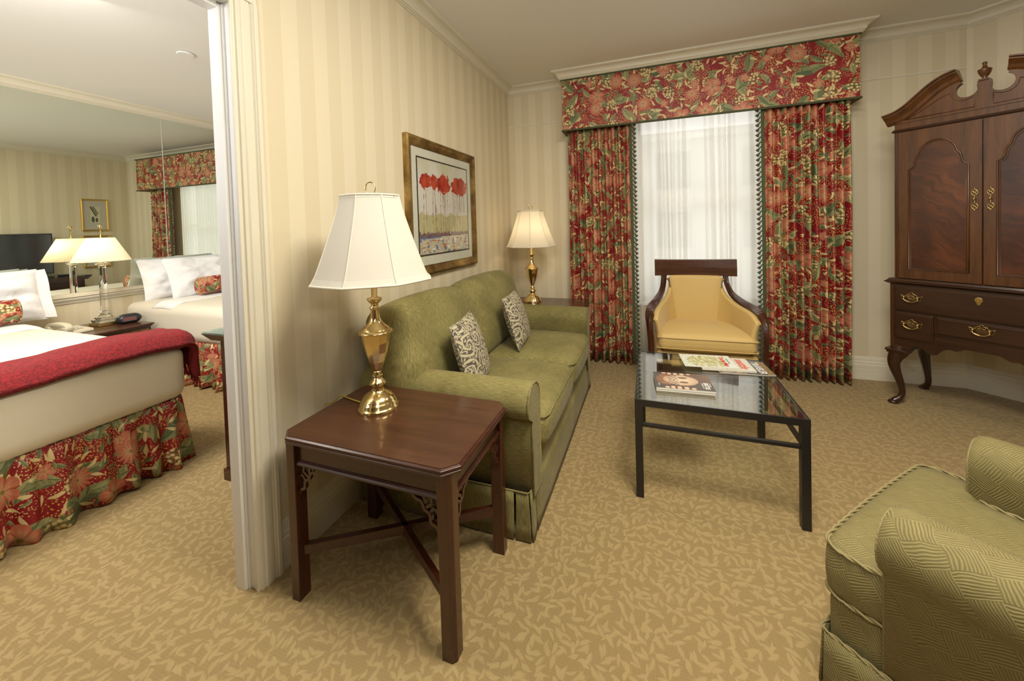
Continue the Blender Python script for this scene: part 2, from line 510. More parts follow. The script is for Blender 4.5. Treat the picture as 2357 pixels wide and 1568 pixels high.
def mat_glass(name, col=(1,1,1), ior=1.5, thin=False, rough=0.0, pw=2.6):
    m = Mat(name)
    if thin:
        g = m.n('ShaderNodeBsdfGlossy'); g.inputs['Roughness'].default_value = 0.0
        t = m.n('ShaderNodeBsdfTransparent'); m.put(t.inputs[0], col)
        f = m.n('ShaderNodeLayerWeight'); f.inputs[0].default_value = 0.5
        k = V(m, f.outputs['Facing']).pow(pw)*0.85+0.03
        x = m.n('ShaderNodeMixShader'); m.put(x.inputs[0], k)
        m.t.links.new(t.outputs[0], x.inputs[1]); m.t.links.new(g.outputs[0], x.inputs[2]); m.surf(x.outputs[0])
    else:
        g = m.n('ShaderNodeBsdfGlass'); m.put(g.inputs['Color'], col); g.inputs['IOR'].default_value = ior; g.inputs['Roughness'].default_value = rough
        m.surf(g.outputs[0])
    return m.m
def mat_attr(name, rough=0.5, coat=0.0):
    m = Mat(name); m.pbr(m.attr('Col'), rough, coat=coat); return m.m
def mat_parquet(name):
    m = Mat(name); u, v, _ = m.sep(m.uv())
    nz, nc = m.noise(m.vec(u, v), 9, 3); nx, ny, _ = m.sep(nc)
    u = u+(nx-0.5)*0.035; v = v+(ny-0.5)*0.035
    a = (u*0.5+v*0.87)/0.060; b = (u*-0.87+v*0.5)/0.048
    par = (a.floor()+b.floor()).mod(2.0).gt(0.5)
    s1 = (a*2*PI*10).sin(); s2 = (b*2*PI*8).sin()
    st = (s1*par+s2*(1-par))*0.5+0.5
    f, _ = m.noise(m.objc(), 300, 2)
    wn, _ = m.noise(m.vec(u, v), 38, 2)
    col = m.mix((st*0.55+f*0.15)*(wn*0.8+0.6), (0.120,0.098,0.030), (0.345,0.285,0.112))
    m.pbr(col, 0.8, normal=m.bump(st+f*0.3, 0.3, 0.003), sheen=0.05); return m.m
def mat_zigzag(name):
    m = Mat(name); u, v, _ = m.sep(m.uv())
    tri = ((u/0.022).frac()-0.5).abs()*0.020
    z = ((v+tri)*2*PI/0.020).sin()*0.5+0.5
    f, _ = m.noise(m.objc(), 260, 2)
    col = m.mix(z*0.4+f*0.2, (0.58,0.40,0.135), (0.66,0.475,0.185))
    m.pbr(col, 0.6, normal=m.bump(z, 0.25, 0.002), sheen=0.2); return m.m
def mat_paisley(name):
    m = Mat(name); u, v, _ = m.sep(m.uv())
    _, nc = m.noise(m.vec(u, v), 9, 2); nx, ny, _ = m.sep(nc)
    uu = u+(nx-0.5)*0.07; vv = v+(ny-0.5)*0.07
    vo = m.voro(m.vec(uu, vv), 9.5, rnd=0.9); d = V(m, vo.outputs['Distance'])
    px, py, _ = m.sep(V(m, vo.outputs['Position'])); th = (vv-py).atan2(uu-px)
    sp = (d*23+th*2).sin()                      # curling scrolls
    vo2 = m.voro(m.vec(uu+3, vv), 34, rnd=0.8); d2 = V(m, vo2.outputs['Distance'])
    ring = (d2-0.28).abs().lt(0.10)
    k = (sp.step(0.25, 0.45)).max(ring*sp.lt(-0.35))
    f, _ = m.noise(m.objc(), 300, 1)
    col = m.mix(k, (0.105,0.09,0.075), m.mix(f, (0.48,0.42,0.27), (0.60,0.53,0.35)))
    m.pbr(col, 0.42, normal=m.bump(k, 0.25, 0.002), sheen=0.1); return m.m

M = dict(
 wall=mat_wallpaper('striped_wallpaper'), carpet=mat_carpet('leaf_carpet'),
 ceil=mat_paint('ceiling_paint', (0.84,0.83,0.79), 0.85, 0.05), trim=mat_paint('cream_trim', (0.74,0.69,0.55), 0.35),
 trimw=mat_paint('white_trim', (0.80,0.79,0.76), 0.35),
 floral=mat_floral('red_floral_fabric', 1.0), chen=mat_chenille('green_chenille', (0.110,0.094,0.024), (0.212,0.180,0.056), (0.36,0.31,0.120)),
 chens=mat_chenille('green_chenille_seat', (0.115,0.097,0.025), (0.220,0.186,0.058), (0.37,0.32,0.125), 1),
 wood=mat_wood('mahogany', (0.024,0.005,0.003), (0.068,0.016,0.006)), woodz=mat_wood('mahogany_upright', (0.024,0.005,0.003), (0.078,0.019,0.006), ax='z'),
 woodt=mat_wood('mahogany_top', (0.045,0.016,0.008), (0.095,0.034,0.015), 0.3),
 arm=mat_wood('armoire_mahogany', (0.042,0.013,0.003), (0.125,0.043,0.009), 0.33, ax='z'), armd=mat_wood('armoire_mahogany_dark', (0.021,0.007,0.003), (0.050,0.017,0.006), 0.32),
 flame=mat_flame('flame_mahogany', (0.022,0.006,0.003), (0.060,0.015,0.005), (0.15,0.040,0.010)),
 brass=mat_metal('polished_brass', (0.78,0.60,0.29), 0.10), brassd=mat_metal('antique_brass', (0.58,0.42,0.16), 0.28),
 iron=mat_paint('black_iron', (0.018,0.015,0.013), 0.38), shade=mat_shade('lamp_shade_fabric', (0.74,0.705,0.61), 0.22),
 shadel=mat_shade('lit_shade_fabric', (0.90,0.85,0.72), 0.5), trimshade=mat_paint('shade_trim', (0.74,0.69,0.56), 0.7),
 sheer=mat_sheer('sheer_voile', 0.84), green=mat_cloth('green_braid', (0.065,0.078,0.030), 0.8, scale=90),
 white=mat_cloth('white_linen', (0.84,0.83,0.80), 0.8), sheet=mat_cloth('ivory_coverlet', (0.74,0.68,0.55), 0.8, wr=0.2, scale=3),
 pill=mat_cloth('white_pillowcase', (0.84,0.84,0.85), 0.8, wr=0.9, scale=5),
 glass=mat_glass('clear_glass', (0.93,0.96,0.94), 1.5, True), crystal=mat_glass('crystal', (0.98,0.98,0.97), 1.5),
 pane=mat_glass('window_pane', (0.97,0.98,0.98), 1.45, True, pw=5.0),
 parq=mat_parquet('green_basketweave'), zig=mat_zigzag('gold_chevron'), pais=mat_paisley('paisley_damask'),
 black=mat_paint('black_plastic', (0.02,0.02,0.022), 0.3), cord=mat_paint('gold_cord', (0.50,0.36,0.06), 0.5),
 phone=mat_paint('ivory_plastic', (0.66,0.60,0.44), 0.4), art=mat_attr('art_print', 0.3, 0.3), cover=mat_attr('glossy_cover', 0.35, 0.3),
 mat_board=mat_paint('mat_board', (0.70,0.67,0.55), 0.8), page=mat_paint('paper', (0.72,0.69,0.60), 0.7),
 ink=mat_paint('white_ink', (0.85,0.84,0.80), 0.5), redink=mat_paint('red_ink', (0.62,0.07,0.05), 0.5), dark=mat_paint('dark_ink', (0.02,0.018,0.016), 0.5),
)
from mathutils import noise as mn
def Tm(x, y, z): return Matrix.Translation((x, y, z))
def Rm(a, ax='Z'): return Matrix.Rotation(math.radians(a), 4, ax)
XL, YB, ZC, ZB, XS, XM = -1.385, 3.82, 2.75, 2.625, -1.48, -4.80
# ================================================================== setting
mb = MB(); mb.box(-5.0, 3.3, -2.4, 4.0, -0.06, 0)
struct('floor', mb, M['carpet'])
mb = MB(); mb.box(XS, 3.3, -2.4, 4.0, ZC, ZC+0.06); struct('ceiling', mb, M['ceil'])
mb = MB(); mb.box(-5.0, XS, -2.4, 4.0, ZB, ZC+0.06); struct('ceiling', mb, M['ceil'])
mb = MB()
mb.box(XS, XL, 0.977, YB, 0, ZC); mb.box(XS, XL, -0.30, 0.977, 2.16, ZC); mb.box(XS, XL, -2.3, -0.30, 0, ZC)
struct('wall_left', mb, M['wall'])
def wall_hole(x0, x1, h0, h1, z0, z1, top):
    mb = MB()
    mb.box(x0, h0, YB, YB+0.15, 0, top); mb.box(h1, x1, YB, YB+0.15, 0, top)
    mb.box(h0, h1, YB, YB+0.15, 0, z0); mb.box(h0, h1, YB, YB+0.15, z1, top)
    return mb
struct('wall_back', wall_hole(XS, 2.26, -0.12, 0.93, 0.56, 2.45, ZC), M['wall'])
struct('wall_back', wall_hole(-4.95, XS, -4.45, -2.80, 0.62, 2.30, ZC), M['wall'])
mb = MB(); mb.box(XM-0.14, XM, -2.3, YB, 0, ZC); struct('wall_left', mb, M['wall'])
mb = MB()
L45 = 1.20
mb.box(0, L45, 0, 0.12, 0, ZC, M=Tm(2.21, YB, 0) @ Rm(-45))
struct('wall_right', mb, M['wall'])
xr = 2.21+L45*0.7071; yr = YB-L45*0.7071
mb = MB(); mb.box(xr, xr+0.12, -2.3, yr+0.05, 0, ZC); struct('wall_right', mb, M['wall'])
mb = MB(); mb.box(-4.95, xr+0.12, -2.42, -2.3, 0, ZC); struct('wall_front', mb, mat_paint('dark_unseen_wall', (0.16,0.11,0.06), 0.5))  # unseen wall, dark colour chosen to cut bounce behind the camera
# crown mouldings
def crown(zt, h=0.085, d=0.085):
    p = [(0, zt-h), (0.007, zt-h), (0.009, zt-h+0.005), (0.007, zt-h+0.009), (0.015, zt-h+0.010), (0.017, zt-h+0.015), (0.015, zt-h+0.019), (0.022, zt-h+0.020)]
    for k in range(7):
        a = k/6*PI/2
        p.append((0.024+(d-0.036)*(1-math.cos(a)), zt-h+0.024+(h-0.042)*math.sin(a)))
    p += [(d-0.010, zt-0.016), (d-0.002, zt-0.014), (d, zt-0.008), (d, zt), (0, zt)]
    return p
mb = MB(); mb.sweep(crown(ZC), [(XL,-2.3),(XL,YB),(2.21,YB),(xr,yr),(xr,-2.3)]); struct('trim_1', mb, M['trim'])
mb = MB(); mb.sweep(crown(ZB, 0.08, 0.07), [(XM,-2.3),(XM,YB),(XS,YB),(XS,-2.3)]); struct('trim_2', mb, M['trim'])
mb = MB(); mb.sweep(crown(ZC, 0.078, 0.075), [(-0.77,YB),(-0.77,3.60),(1.50,3.60),(1.50,YB)]); struct('trim_3', mb, M['trim'])
mb = MB()
mb.box(XL+0.001, -0.765, YB-0.006, YB, 2.345, 2.355); mb.box(1.505, 2.205, YB-0.006, YB, 2.375, 2.385); struct('trim_4', mb, M['trim'])
# baseboards
BP = [(0,0),(0.016,0),(0.016,0.085),(0.0145,0.088),(0.016,0.091),(0.016,0.118),(0.012,0.124),(0.013,0.135),(0.008,0.150),(0.008,0.160),(0.004,0.180),(0,0.182)]
def base(name, pts):
    mb = MB(); mb.sweep(BP, pts); struct(name, mb, M['trim'])
base('baseboard_left', [(XL,1.04),(XL,YB)]); base('baseboard_back', [(XL,YB),(2.21,YB),(2.26,YB-0.05)])
base('baseboard_right', [(2.26,YB-0.05),(xr,yr),(xr,-2.3)]); base('baseboard_left', [(XM,-2.3),(XM,YB)])
# door jamb and casing (opening in the shared wall)
j = MB()
j.box(XS, XL, 0.964, 0.979, 0, 2.16)
j.box(-1.478, -1.430, 0.946, 0.966, 0, 2.14); j.box(-1.430, -1.422, 0.957, 0.966, 0, 2.14)
j.box(XS, XL, -0.30, 0.964, 2.145, 2.162); j.box(-1.478, -1.430, -0.30, 0.946, 2.125, 2.146)
J = struct('trim_5', j, M['trimw'], bevel=0.0015)
CP = [(0,0.004),(0.004,0.0),(0.004,-0.006),(0.012,-0.010),(0.016,-0.010),(0.016,-0.018),(0.021,-0.020),(0.021,-0.062),(0.026,-0.064),(0.026,-0.068),(0.022,-0.070),(0.024,-0.074),(0.026,-0.078),(0.026,-0.090),(0.0,-0.090)]
c = MB()
# vertical casing: profile in x,y extruded in z
c.prism([(a, b_+0.050) for a, b_ in [(XL-0.012+0.0, 0.912), (XL+0.006, 0.906), (XL+0.006, 0.918), (XL+0.014, 0.921), (XL+0.014, 0.930), (XL+0.011, 0.934), (XL+0.016, 0.938), (XL+0.018, 0.940), (XL+0.018, 0.968),
         (XL+0.013, 0.971), (XL+0.022, 0.975), (XL+0.018, 0.978), (XL+0.026, 0.982), (XL+0.026, 0.995), (XL-0.002, 0.995), (XL-0.002, 0.926), (XL-0.012, 0.926)]], 0, 2.165, 'z')
c.box(XL-0.001, XL+0.022, -0.38, 1.045, 2.165, 2.255)
struct('trim_6', c, M['trim'], bevel=0.0008)
sp = MB(); sp.box(-1.4802, -1.4765, 0.947, 0.962, 0.90, 0.965); obj('strike_plate', sp, M['brassd'], J)
mb = MB(); mb.sweep([(0,0.75),(0.010,0.75),(0.014,0.762),(0.030,0.785),(0.030,0.800),(0.042,0.806),(0.042,0.835),(0,0.835)], [(XM,-2.3),(XM,YB)]); struct('trim_7', mb, M['trim'])

# windows: frame, sashes, pane
def window(name, x0, x1, z0, z1):
    mb = MB(); w = 0.05
    for (a, b, c_, d) in ((x0, x0+w, z0, z1), (x1-w, x1, z0, z1), (x0+w, x1-w, z0, z0+w), (x0+w, x1-w, z1-w, z1), (x0+w, x1-w, (z0+z1)/2-0.025, (z0+z1)/2+0.025)):
        mb.box(a, b, YB+0.05, YB+0.10, c_, d)
    f = struct(name, mb, M['trimw'], bevel=0.003)
    p = MB(); p.box(x0+w, x1-w, YB+0.072, YB+0.076, z0+w, z1-w); obj('pane', p, M['pane'], f)
    s = MB(); s.box(x0-0.03, x1+0.03, YB-0.045, YB+0.05, z0-0.03, z0); obj('window_sill', s, M['trimw'], f, bevel=0.004)
window('window_1', -0.12, 0.93, 0.56, 2.45)
window('window_2', -4.45, -2.80, 0.62, 2.30)

# building across the street
b = thing('building', 'pale masonry building seen faintly through the sheer curtain', 'building', (3.0, 14, 0))
mb = MB(); mb.box(-6, 14, 14, 20, -6, 4.0); mb.box(-6.2, 14.2, 13.8, 20.2, 4.0, 4.25)
obj('facade', mb, mat_paint('masonry', (0.42,0.41,0.38), 0.9), b)
for i in range(7):
    for zz in (0.4, 2.4):
        q = MB(); q.box(-5+i*2.6, -3.9+i*2.6, 13.97, 14.02, zz, zz+1.2); obj('window', q, mat_paint('far_glass', (0.12,0.13,0.14), 0.2) if i == 0 and zz < 1 else bpy.data.materials['far_glass'], b)

# ================================================================== drapery
def pleats(x0, x1, z0, z1, y, n, amp, full, seed, nz=14, flare=0.0):
    rnd = random.Random(seed); ph = [rnd.uniform(-0.5, 0.5) for _ in range(n+1)]; am = [rnd.uniform(0.65, 1.15) for _ in range(n+1)]
    w = x1-x0
    def fn(u, v):
        k = min(int(u*n), n-1); f = u*n
        a = am[k]*(1-(f-k)) + am[min(k+1, n)]*(f-k)
        s = math.sin(2*PI*(f+0.06*math.sin(2*PI*f*0.37+v*1.5)))
        s = math.copysign(abs(s)**0.6, s)
        taper = 0.75+0.25*math.sin(min(1, v*1.2)*PI/2) if False else (1.0-0.35*v)
        x = x0 + w*(u + 0.010*math.sin(3*v+ph[k]*4)) + (1-v)*flare*(u-0.5)
        yy = y + amp*a*s*taper + 0.006*math.sin(v*7+ph[k]*9)
        return (x, yy, z0+(z1-z0)*v + 0.012*ph[k]*(1-v))
    uvf = lambda u, v: (u*w*full+seed*0.31, (z1-z0)*v)
    return MB().grid(fn, n*14, nz, uvf)
def fringe(x, y, z0, z1, side, parent):
    s = MB(); s.box(x-0.012, x+0.012, y-0.022, y-0.012, z0, z1); obj('braid', s, M['green'], parent, bevel=0.003)
    t = MB(); n = int((z1-z0)/0.040)
    for k in range(n):
        z = z0+0.02+k*(z1-z0-0.02)/n
        d = random.uniform(0.006, 0.014)
        t.lathe([(0.002,0.004),(0.006,0.0),(0.006,-0.006),(0.004,-0.009),(0.010,-0.026),(0.012+d*0.3,-0.040),(0.002,-0.041)], 8,
                M=Tm(x+side*0.016, y-0.016, z+0.02) @ Rm(side*-38, 'Y'))
    obj('tassel_fringe', t, M['green'], parent)
def drape(x0, x1, z0, z1, y, n, seed, inner, label, grp=None, full=1.75, amp=0.040, flare=0.0):
    t = thing('curtain', label, 'curtain', ((x0+x1)/2, y, z0), 0, grp)
    obj('drape', pleats(x0, x1, z0, z1, y, n, amp, full, seed, flare=flare), M['floral'], t, solid=0.003)
    if inner: fringe(x1+0.012 if inner > 0 else x0-0.012, y, z0, z1-0.02, inner, t)
    return t
drape(-0.735, -0.165, 0.012, 2.26, 3.668, 9, 1, 1, 'red floral curtain panel left of the sheer, beside the far lamp table')
drape(0.885, 1.455, 0.012, 2.26, 3.655, 11, 4, -1, 'red floral curtain panel right of the sheer, beside the armoire', flare=-0.02)
def pelmet(x0, x1, y0, z0, z1, label):
    t = thing('window_pelmet', label, 'pelmet', ((x0+x1)/2, YB, z0))
    mb = MB(); th = 0.02
    mb.box(x0, x1, y0, y0+th, z0, z1); mb.box(x0, x0+th, y0+th, YB-0.002, z0, z1); mb.box(x1-th, x1, y0+th, YB-0.002, z0, z1)
    mb.box(x0+th, x1-th, y0+th, YB-0.002, z1-0.02, z1)
    obj('padded_board', mb, M['floral'], t, bevel=0.006)
    g = MB(); P = [(x0, YB-0.01), (x0, y0), (x1, y0), (x1, YB-0.01)]
    for z in (z0, z1-0.008):
        g.sweep([(-0.010, z-0.004), (0.008, z-0.004), (0.010, z+0.004), (0.006, z+0.012), (-0.010, z+0.012)], P)
    obj('green_welt', g, M['green'], t, bevel=0.002)
pelmet(-0.762, 1.495, 3.60, 2.195, 2.676, 'red floral upholstered pelmet above the living room window')
t = thing('sheer_curtain', 'white translucent sheer hanging behind the gold armchair', 'sheer curtain', (0.37, 3.765, 0.01))
def shn(u, v):
    f = u*20
    f += 0.9*math.sin(f*0.9)+0.35*math.sin(f*2.1+v*0.8); s = 0.7*math.sin(2*PI*f*0.9) + 0.45*math.sin(2*PI*f*0.37+1.0) + 0.12*math.sin(2*PI*f*2.3)
    return (-0.24+1.22*u+0.006*math.sin(v*5+f), 3.768+0.024*s*(1-0.2*v), 0.015+2.62*v)
obj('voile', MB().grid(shn, 340, 10), M['sheer'], t)
h = MB(); h.tube([(-0.25,3.765,2.636),(1.0,3.765,2.636)], 0.008, 8); obj('curtain_rail', h, M['trimw'], t)
# bedroom window dressing (seen in the mirror)
pelmet(-4.62, -2.16, 3.60, 2.02, 2.500, 'red floral pelmet over the bedroom window, reflected in the mirror')
drape(-2.80, -2.36, 0.012, 2.08, 3.68, 8, 6, -1, 'red floral curtain of the bedroom window, near the reflected pictures', full=1.6)
drape(-4.595, -4.25, 0.012, 2.00, 3.68, 7, 8, 0, 'red floral curtain of the bedroom window, behind the far bed', full=1.6)
t = thing('sheer_curtain', 'white sheer of the bedroom window, reflected in the mirror', 'sheer curtain', (-3.6, 3.76, 0.01))
def sh2(u, v):
    f = u*26
    return (-4.4+1.50*u, 3.765+0.016*math.sin(2*PI*f+math.sin(f*1.3))*(1-0.2*v), 0.015+2.4*v)
obj('voile', MB().grid(sh2, 300, 8), M['sheer'], t)

# ================================================================== mirror
mm = Mat('mirror_silver'); g_ = mm.n('ShaderNodeBsdfGlossy'); g_.inputs['Roughness'].default_value = 0.0; g_.inputs['Color'].default_value = (0.80,0.84,0.76,1); mm.surf(g_.outputs[0])
for (a, b2, lab) in ((0.45, 2.556, 'wide frameless mirror panel behind the crystal lamp'), (2.560, 3.80, 'frameless mirror panel at the far end, above the far bed pillows')):
    mb = MB(); mb.box(XM+0.0005, XM+0.006, a, b2, 0.836, ZB-0.079); o = obj('wall_mirror', mb, mm.m); tag(o, lab, 'mirror')
    if a < 1:
        e = MB(); e.box(XM+0.0062, XM+0.0075, 2.5535, 2.5565, 0.84, ZB-0.082); obj('bevelled_seam', e, M['trimw'], o)

# ================================================================== tables and lamps
def cyl_leg(mb, x, y, sx, sy, h):
    a = 0.024; c_ = 0.012
    P = [(x-sx*a, y-sy*a), (x-sx*a, y+sy*a), (x+sx*(a-c_), y+sy*a), (x+sx*a, y+sy*(a-c_)), (x+sx*a, y-sy*a)]
    mb.prism(P, 0, h, 'z')
def end_table(label, loc):
    t = thing('end_table', label, 'table', loc, 0)
    hx, hy, c_ = 0.352, 0.232, 0.042
    def octo(o):
        return [(-hx+c_-o*0.4, -hy-o), (hx-c_+o*0.4, -hy-o), (hx+o, -hy+c_-o*0.4), (hx+o, hy-c_+o*0.4), (hx-c_+o*0.4, hy+o), (-hx+c_-o*0.4, hy+o), (-hx-o, hy-c_+o*0.4), (-hx-o, -hy+c_-o*0.4)]
    top = MB(); top.prism(octo(-0.004), 0.578, 0.600, 'z'); obj('top', top, M['woodt'], t, bevel=0.002, world=False)
    ed = MB(); ed.sweep([(-0.006,0.572),(0.000,0.572),(0.005,0.576),(0.006,0.582),(0.003,0.585),(0.006,0.589),(0.005,0.595),(-0.002,0.5985),(-0.006,0.598)], octo(0)[::1], closed=True)
    obj('edge_moulding', ed, M['wood'], t, bevel=0.0008, world=False)
    ap = MB(); x, y = hx-0.030, hy-0.022
    ap.box(-x, x, -y, -y+0.018, 0.495, 0.574); ap.box(-x, x, y-0.018, y, 0.495, 0.574); ap.box(-x, -x+0.018, -y, y, 0.495, 0.574); ap.box(x-0.018, x, -y, y, 0.495, 0.574)
    obj('apron', ap, M['wood'], t, world=False)
    bd = MB(); bd.sweep([(-0.004,0.490),(0.006,0.490),(0.010,0.494),(0.010,0.499),(0.006,0.503),(0.003,0.508),(-0.004,0.508)], [(-x+0.03,-y),(x-0.03,-y)])
    for M4 in (Rm(180),): bd.sweep([(-0.004,0.490),(0.006,0.490),(0.010,0.494),(0.010,0.499),(0.006,0.503),(0.003,0.508),(-0.004,0.508)], [(-x+0.03,-y),(x-0.03,-y)], M=M4)
    bd.sweep([(-0.004,0.490),(0.006,0.490),(0.010,0.494),(0.010,0.499),(0.006,0.503),(0.003,0.508),(-0.004,0.508)], [(x,-y+0.03),(x,y-0.03)])
    bd.sweep([(-0.004,0.490),(0.006,0.490),(0.010,0.494),(0.010,0.499),(0.006,0.503),(0.003,0.508),(-0.004,0.508)], [(-x,y-0.03),(-x,-y+0.03)])
    obj('bead', bd, M['wood'], t, world=False)
    lx, ly = hx-0.040, hy-0.030
    for sx in (-1, 1):
        for sy in (-1, 1):
            lm = MB(); cyl_leg(lm, sx*lx, sy*ly, sx, sy, 0.574); obj('leg', lm, M['woodz'], t, bevel=0.002, world=False)
            for axis in (0, 1):
                br = MB()
                p = spline([(0.0,-0.115),(0.010,-0.092),(0.030,-0.080),(0.030,-0.055),(0.052,-0.045),(0.060,-0.022),(0.085,-0.012),(0.100,0.0)] and [Vector((a, 0, z)) for a, z in [(0.0,-0.115),(0.012,-0.090),(0.030,-0.080),(0.034,-0.055),(0.052,-0.044),(0.062,-0.022),(0.084,-0.014),(0.098,0.0)]], 5)
                br.tube(p, 0, flat=(0.010, 0.012), up=(0,1,0))
                br.tube([Vector((0.002,0,-0.045)), Vector((0.020,0,-0.035)), Vector((0.034,0,-0.052))], 0, flat=(0.010,0.008), up=(0,1,0))
                br.tube([Vector((0.030,0,0.0)), Vector((0.026,0,-0.022)), Vector((0.050,0,-0.040))], 0, flat=(0.010,0.008), up=(0,1,0))
                br.tube(spline([Vector((0.058,0,0.0)), Vector((0.052,0,-0.018)), Vector((0.058,0,-0.030))], 4), 0, flat=(0.010,0.007), up=(0,1,0))
                if axis == 0: Mx = Tm(sx*(lx-0.024), sy*(ly+0.006), 0.492) @ Matrix.Diagonal((-sx, 1, 1, 1))
                else: Mx = Tm(sx*(lx+0.006), sy*(ly-0.024), 0.492) @ Rm(90) @ Matrix.Diagonal((-sy, 1, 1, 1))
                b3 = MB(); b3.add(br.v, br.f, M=Mx); obj('fret_bracket', b3, M['wood'], t, world=False)
    st = MB()
    L = math.hypot(lx, ly); a = math.degrees(math.atan2(ly, lx))
    for s in (1, -1):
        st.box(-L+0.02, L-0.02, -0.011, 0.011, 0.150, 0.186, M=Rm(a*s))
    obj('cross_stretcher', st, M['wood'], t, bevel=0.002, world=False)
    return t
end_table('mahogany end table with clipped corners in the foreground, beside the sofa', (-0.910, 1.205, 0))
end_table('mahogany end table in the far corner, behind the sofa arm', (-0.905, 3.395, 0))

def table_lamp(label, loc, lit, cordpath):
    t = thing('table_lamp', label, 'lamp', loc)
    b = MB(); b.lathe([(0.079,0),(0.080,0.010),(0.076,0.015),(0.072,0.018),(0.071,0.030),(0.066,0.034),(0.063,0.042),(0.054,0.054),(0.040,0.064),(0.026,0.072),(0.021,0.084),(0.024,0.092),(0.032,0.098),(0.033,0.104),(0.026,0.112),(0.019,0.120),(0.016,0.126)], 48)
    b.lathe([(0.016,0.126),(0.021,0.131),(0.021,0.136),(0.014,0.141),(0.017,0.147),(0.012,0.152)], 32); obj('base', b, M['brass'], t, world=False)
    u = MB(); u.lathe([(0.012,0.150),(0.018,0.160),(0.030,0.190),(0.042,0.228),(0.051,0.268),(0.056,0.305)], 10, smooth=False, cap=False)
    u.lathe([(0.056,0.305),(0.065,0.306),(0.066,0.312),(0.061,0.318),(0.054,0.320),(0.050,0.328),(0.040,0.335),(0.027,0.349),(0.019,0.368),(0.0155,0.398)], 40); obj('urn', u, M['brass'], t, bevel=0.001, world=False)
    s = MB(); s.lathe([(0.0155,0.398),(0.020,0.402),(0.021,0.408),(0.014,0.414),(0.014,0.424),(0.020,0.428),(0.028,0.438),(0.029,0.446),(0.018,0.449),(0.0115,0.452),(0.0115,0.56)], 32); obj('stem', s, M['brass'], t, world=False)
    bu = MB(); bu.lathe([(0.012,0.56),(0.014,0.59),(0.020,0.61),(0.030,0.635),(0.026,0.665),(0.008,0.68)], 20)
    em = Mat('bulb_glow_'+('on' if lit else 'dim')); e = em.n('ShaderNodeEmission'); e.inputs[0].default_value = (1,0.78,0.5,1); e.inputs[1].default_value = 6 if lit else 1.2; em.surf(e.outputs[0])
    obj('bulb', bu, em.m, t, world=False)
    hp = MB(); hp.tube(spline([(0,-0.012,0.56),(0,-0.045,0.62),(0,-0.06,0.72),(0,-0.03,0.83),(0,0,0.845),(0,0.03,0.83),(0,0.06,0.72),(0,0.045,0.62),(0,0.012,0.56)], 6), 0.002, 6)
    for k in range(3):
        a = k*2*PI/3; hp.tube([(0,0,0.846),(0.113*math.cos(a),0.113*math.sin(a),0.846)], 0.0018, 6)
    obj('harp', hp, M['brass'], t, world=False)
    fi = MB(); fi.tube(spline([(-0.003,0,0.85),(-0.014,0,0.865),(-0.019,0,0.885),(-0.012,0,0.903),(0,0,0.908),(0.012,0,0.903),(0.019,0,0.885),(0.014,0,0.865),(0.003,0,0.85)], 5), 0.0028, 8, M=Rm(20)); obj('finial', fi, M['brass'], t, world=False)
    z0, z1, r0, r1 = 0.520, 0.852, 0.226, 0.116
    def rad(v): return r0+(r1-r0)*(1-(1-v)**1.18) - 0.0 + 0.006*max(0, 1-v*12)
    def poly(a):
        k = PI/8; b_ = (a % (2*k))-k
        return 0.45+0.55*math.cos(k)/math.cos(b_) if False else (1-0.75*(1-math.cos(k)/math.cos(b_)))
    def fn(u_, v): a = u_*2*PI+0.25; r = rad(v)*poly(u_*2*PI); return (r*math.cos(a), r*math.sin(a), z0+(z1-z0)*v)
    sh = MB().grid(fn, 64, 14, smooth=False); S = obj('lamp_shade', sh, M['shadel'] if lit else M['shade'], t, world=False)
    tr = MB()
    for v, rr in ((0, 0.0045), (1, 0.0040)):
        tr.tube([fn(k/64, v) for k in range(64)], rr, 6, closed=True)
    tr.tube([(lambda p: (p[0]*1.006, p[1]*1.006, p[2]-0.010))(fn(k/64, 1.0)) for k in range(64)], 0.0028, 6, closed=True)
    for k in range(8):
        tr.tube([(lambda p: (p[0]*1.003, p[1]*1.003, p[2]))(fn(k/8, v/10)) for v in range(11)], 0.0022, 5)
    obj('shade_trim', tr, M['trimshade'], S, world=False)
    cd = MB(); cd.tube(spline([Vector(p)-Vector(loc) for p in cordpath], 8), 0.0030, 6); obj('cord', cd, M['cord'], t, world=False)
    bulb('bulb_light', (loc[0], loc[1], loc[2]+0.66), 5 if lit else 0.5)
    return t
table_lamp('large brass urn lamp with cream panelled shade on the foreground end table', (-1.045, 1.245, 0.6), False,
           [(-1.12,1.25,0.606),(-1.18,1.262,0.604),(-1.235,1.275,0.604),(-1.275,1.285,0.603),(-1.30,1.29,0.590),(-1.335,1.295,0.560),(-1.383,1.30,0.545)])
table_lamp('lit brass urn lamp on the far corner table beside the red curtain', (-1.050, 3.42, 0.6), True,
           [(-1.13,3.42,0.606),(-1.19,3.45,0.604),(-1.235,3.46,0.604),(-1.275,3.46,0.602),(-1.30,3.46,0.59),(-1.335,3.465,0.56),(-1.383,3.47,0.545)])

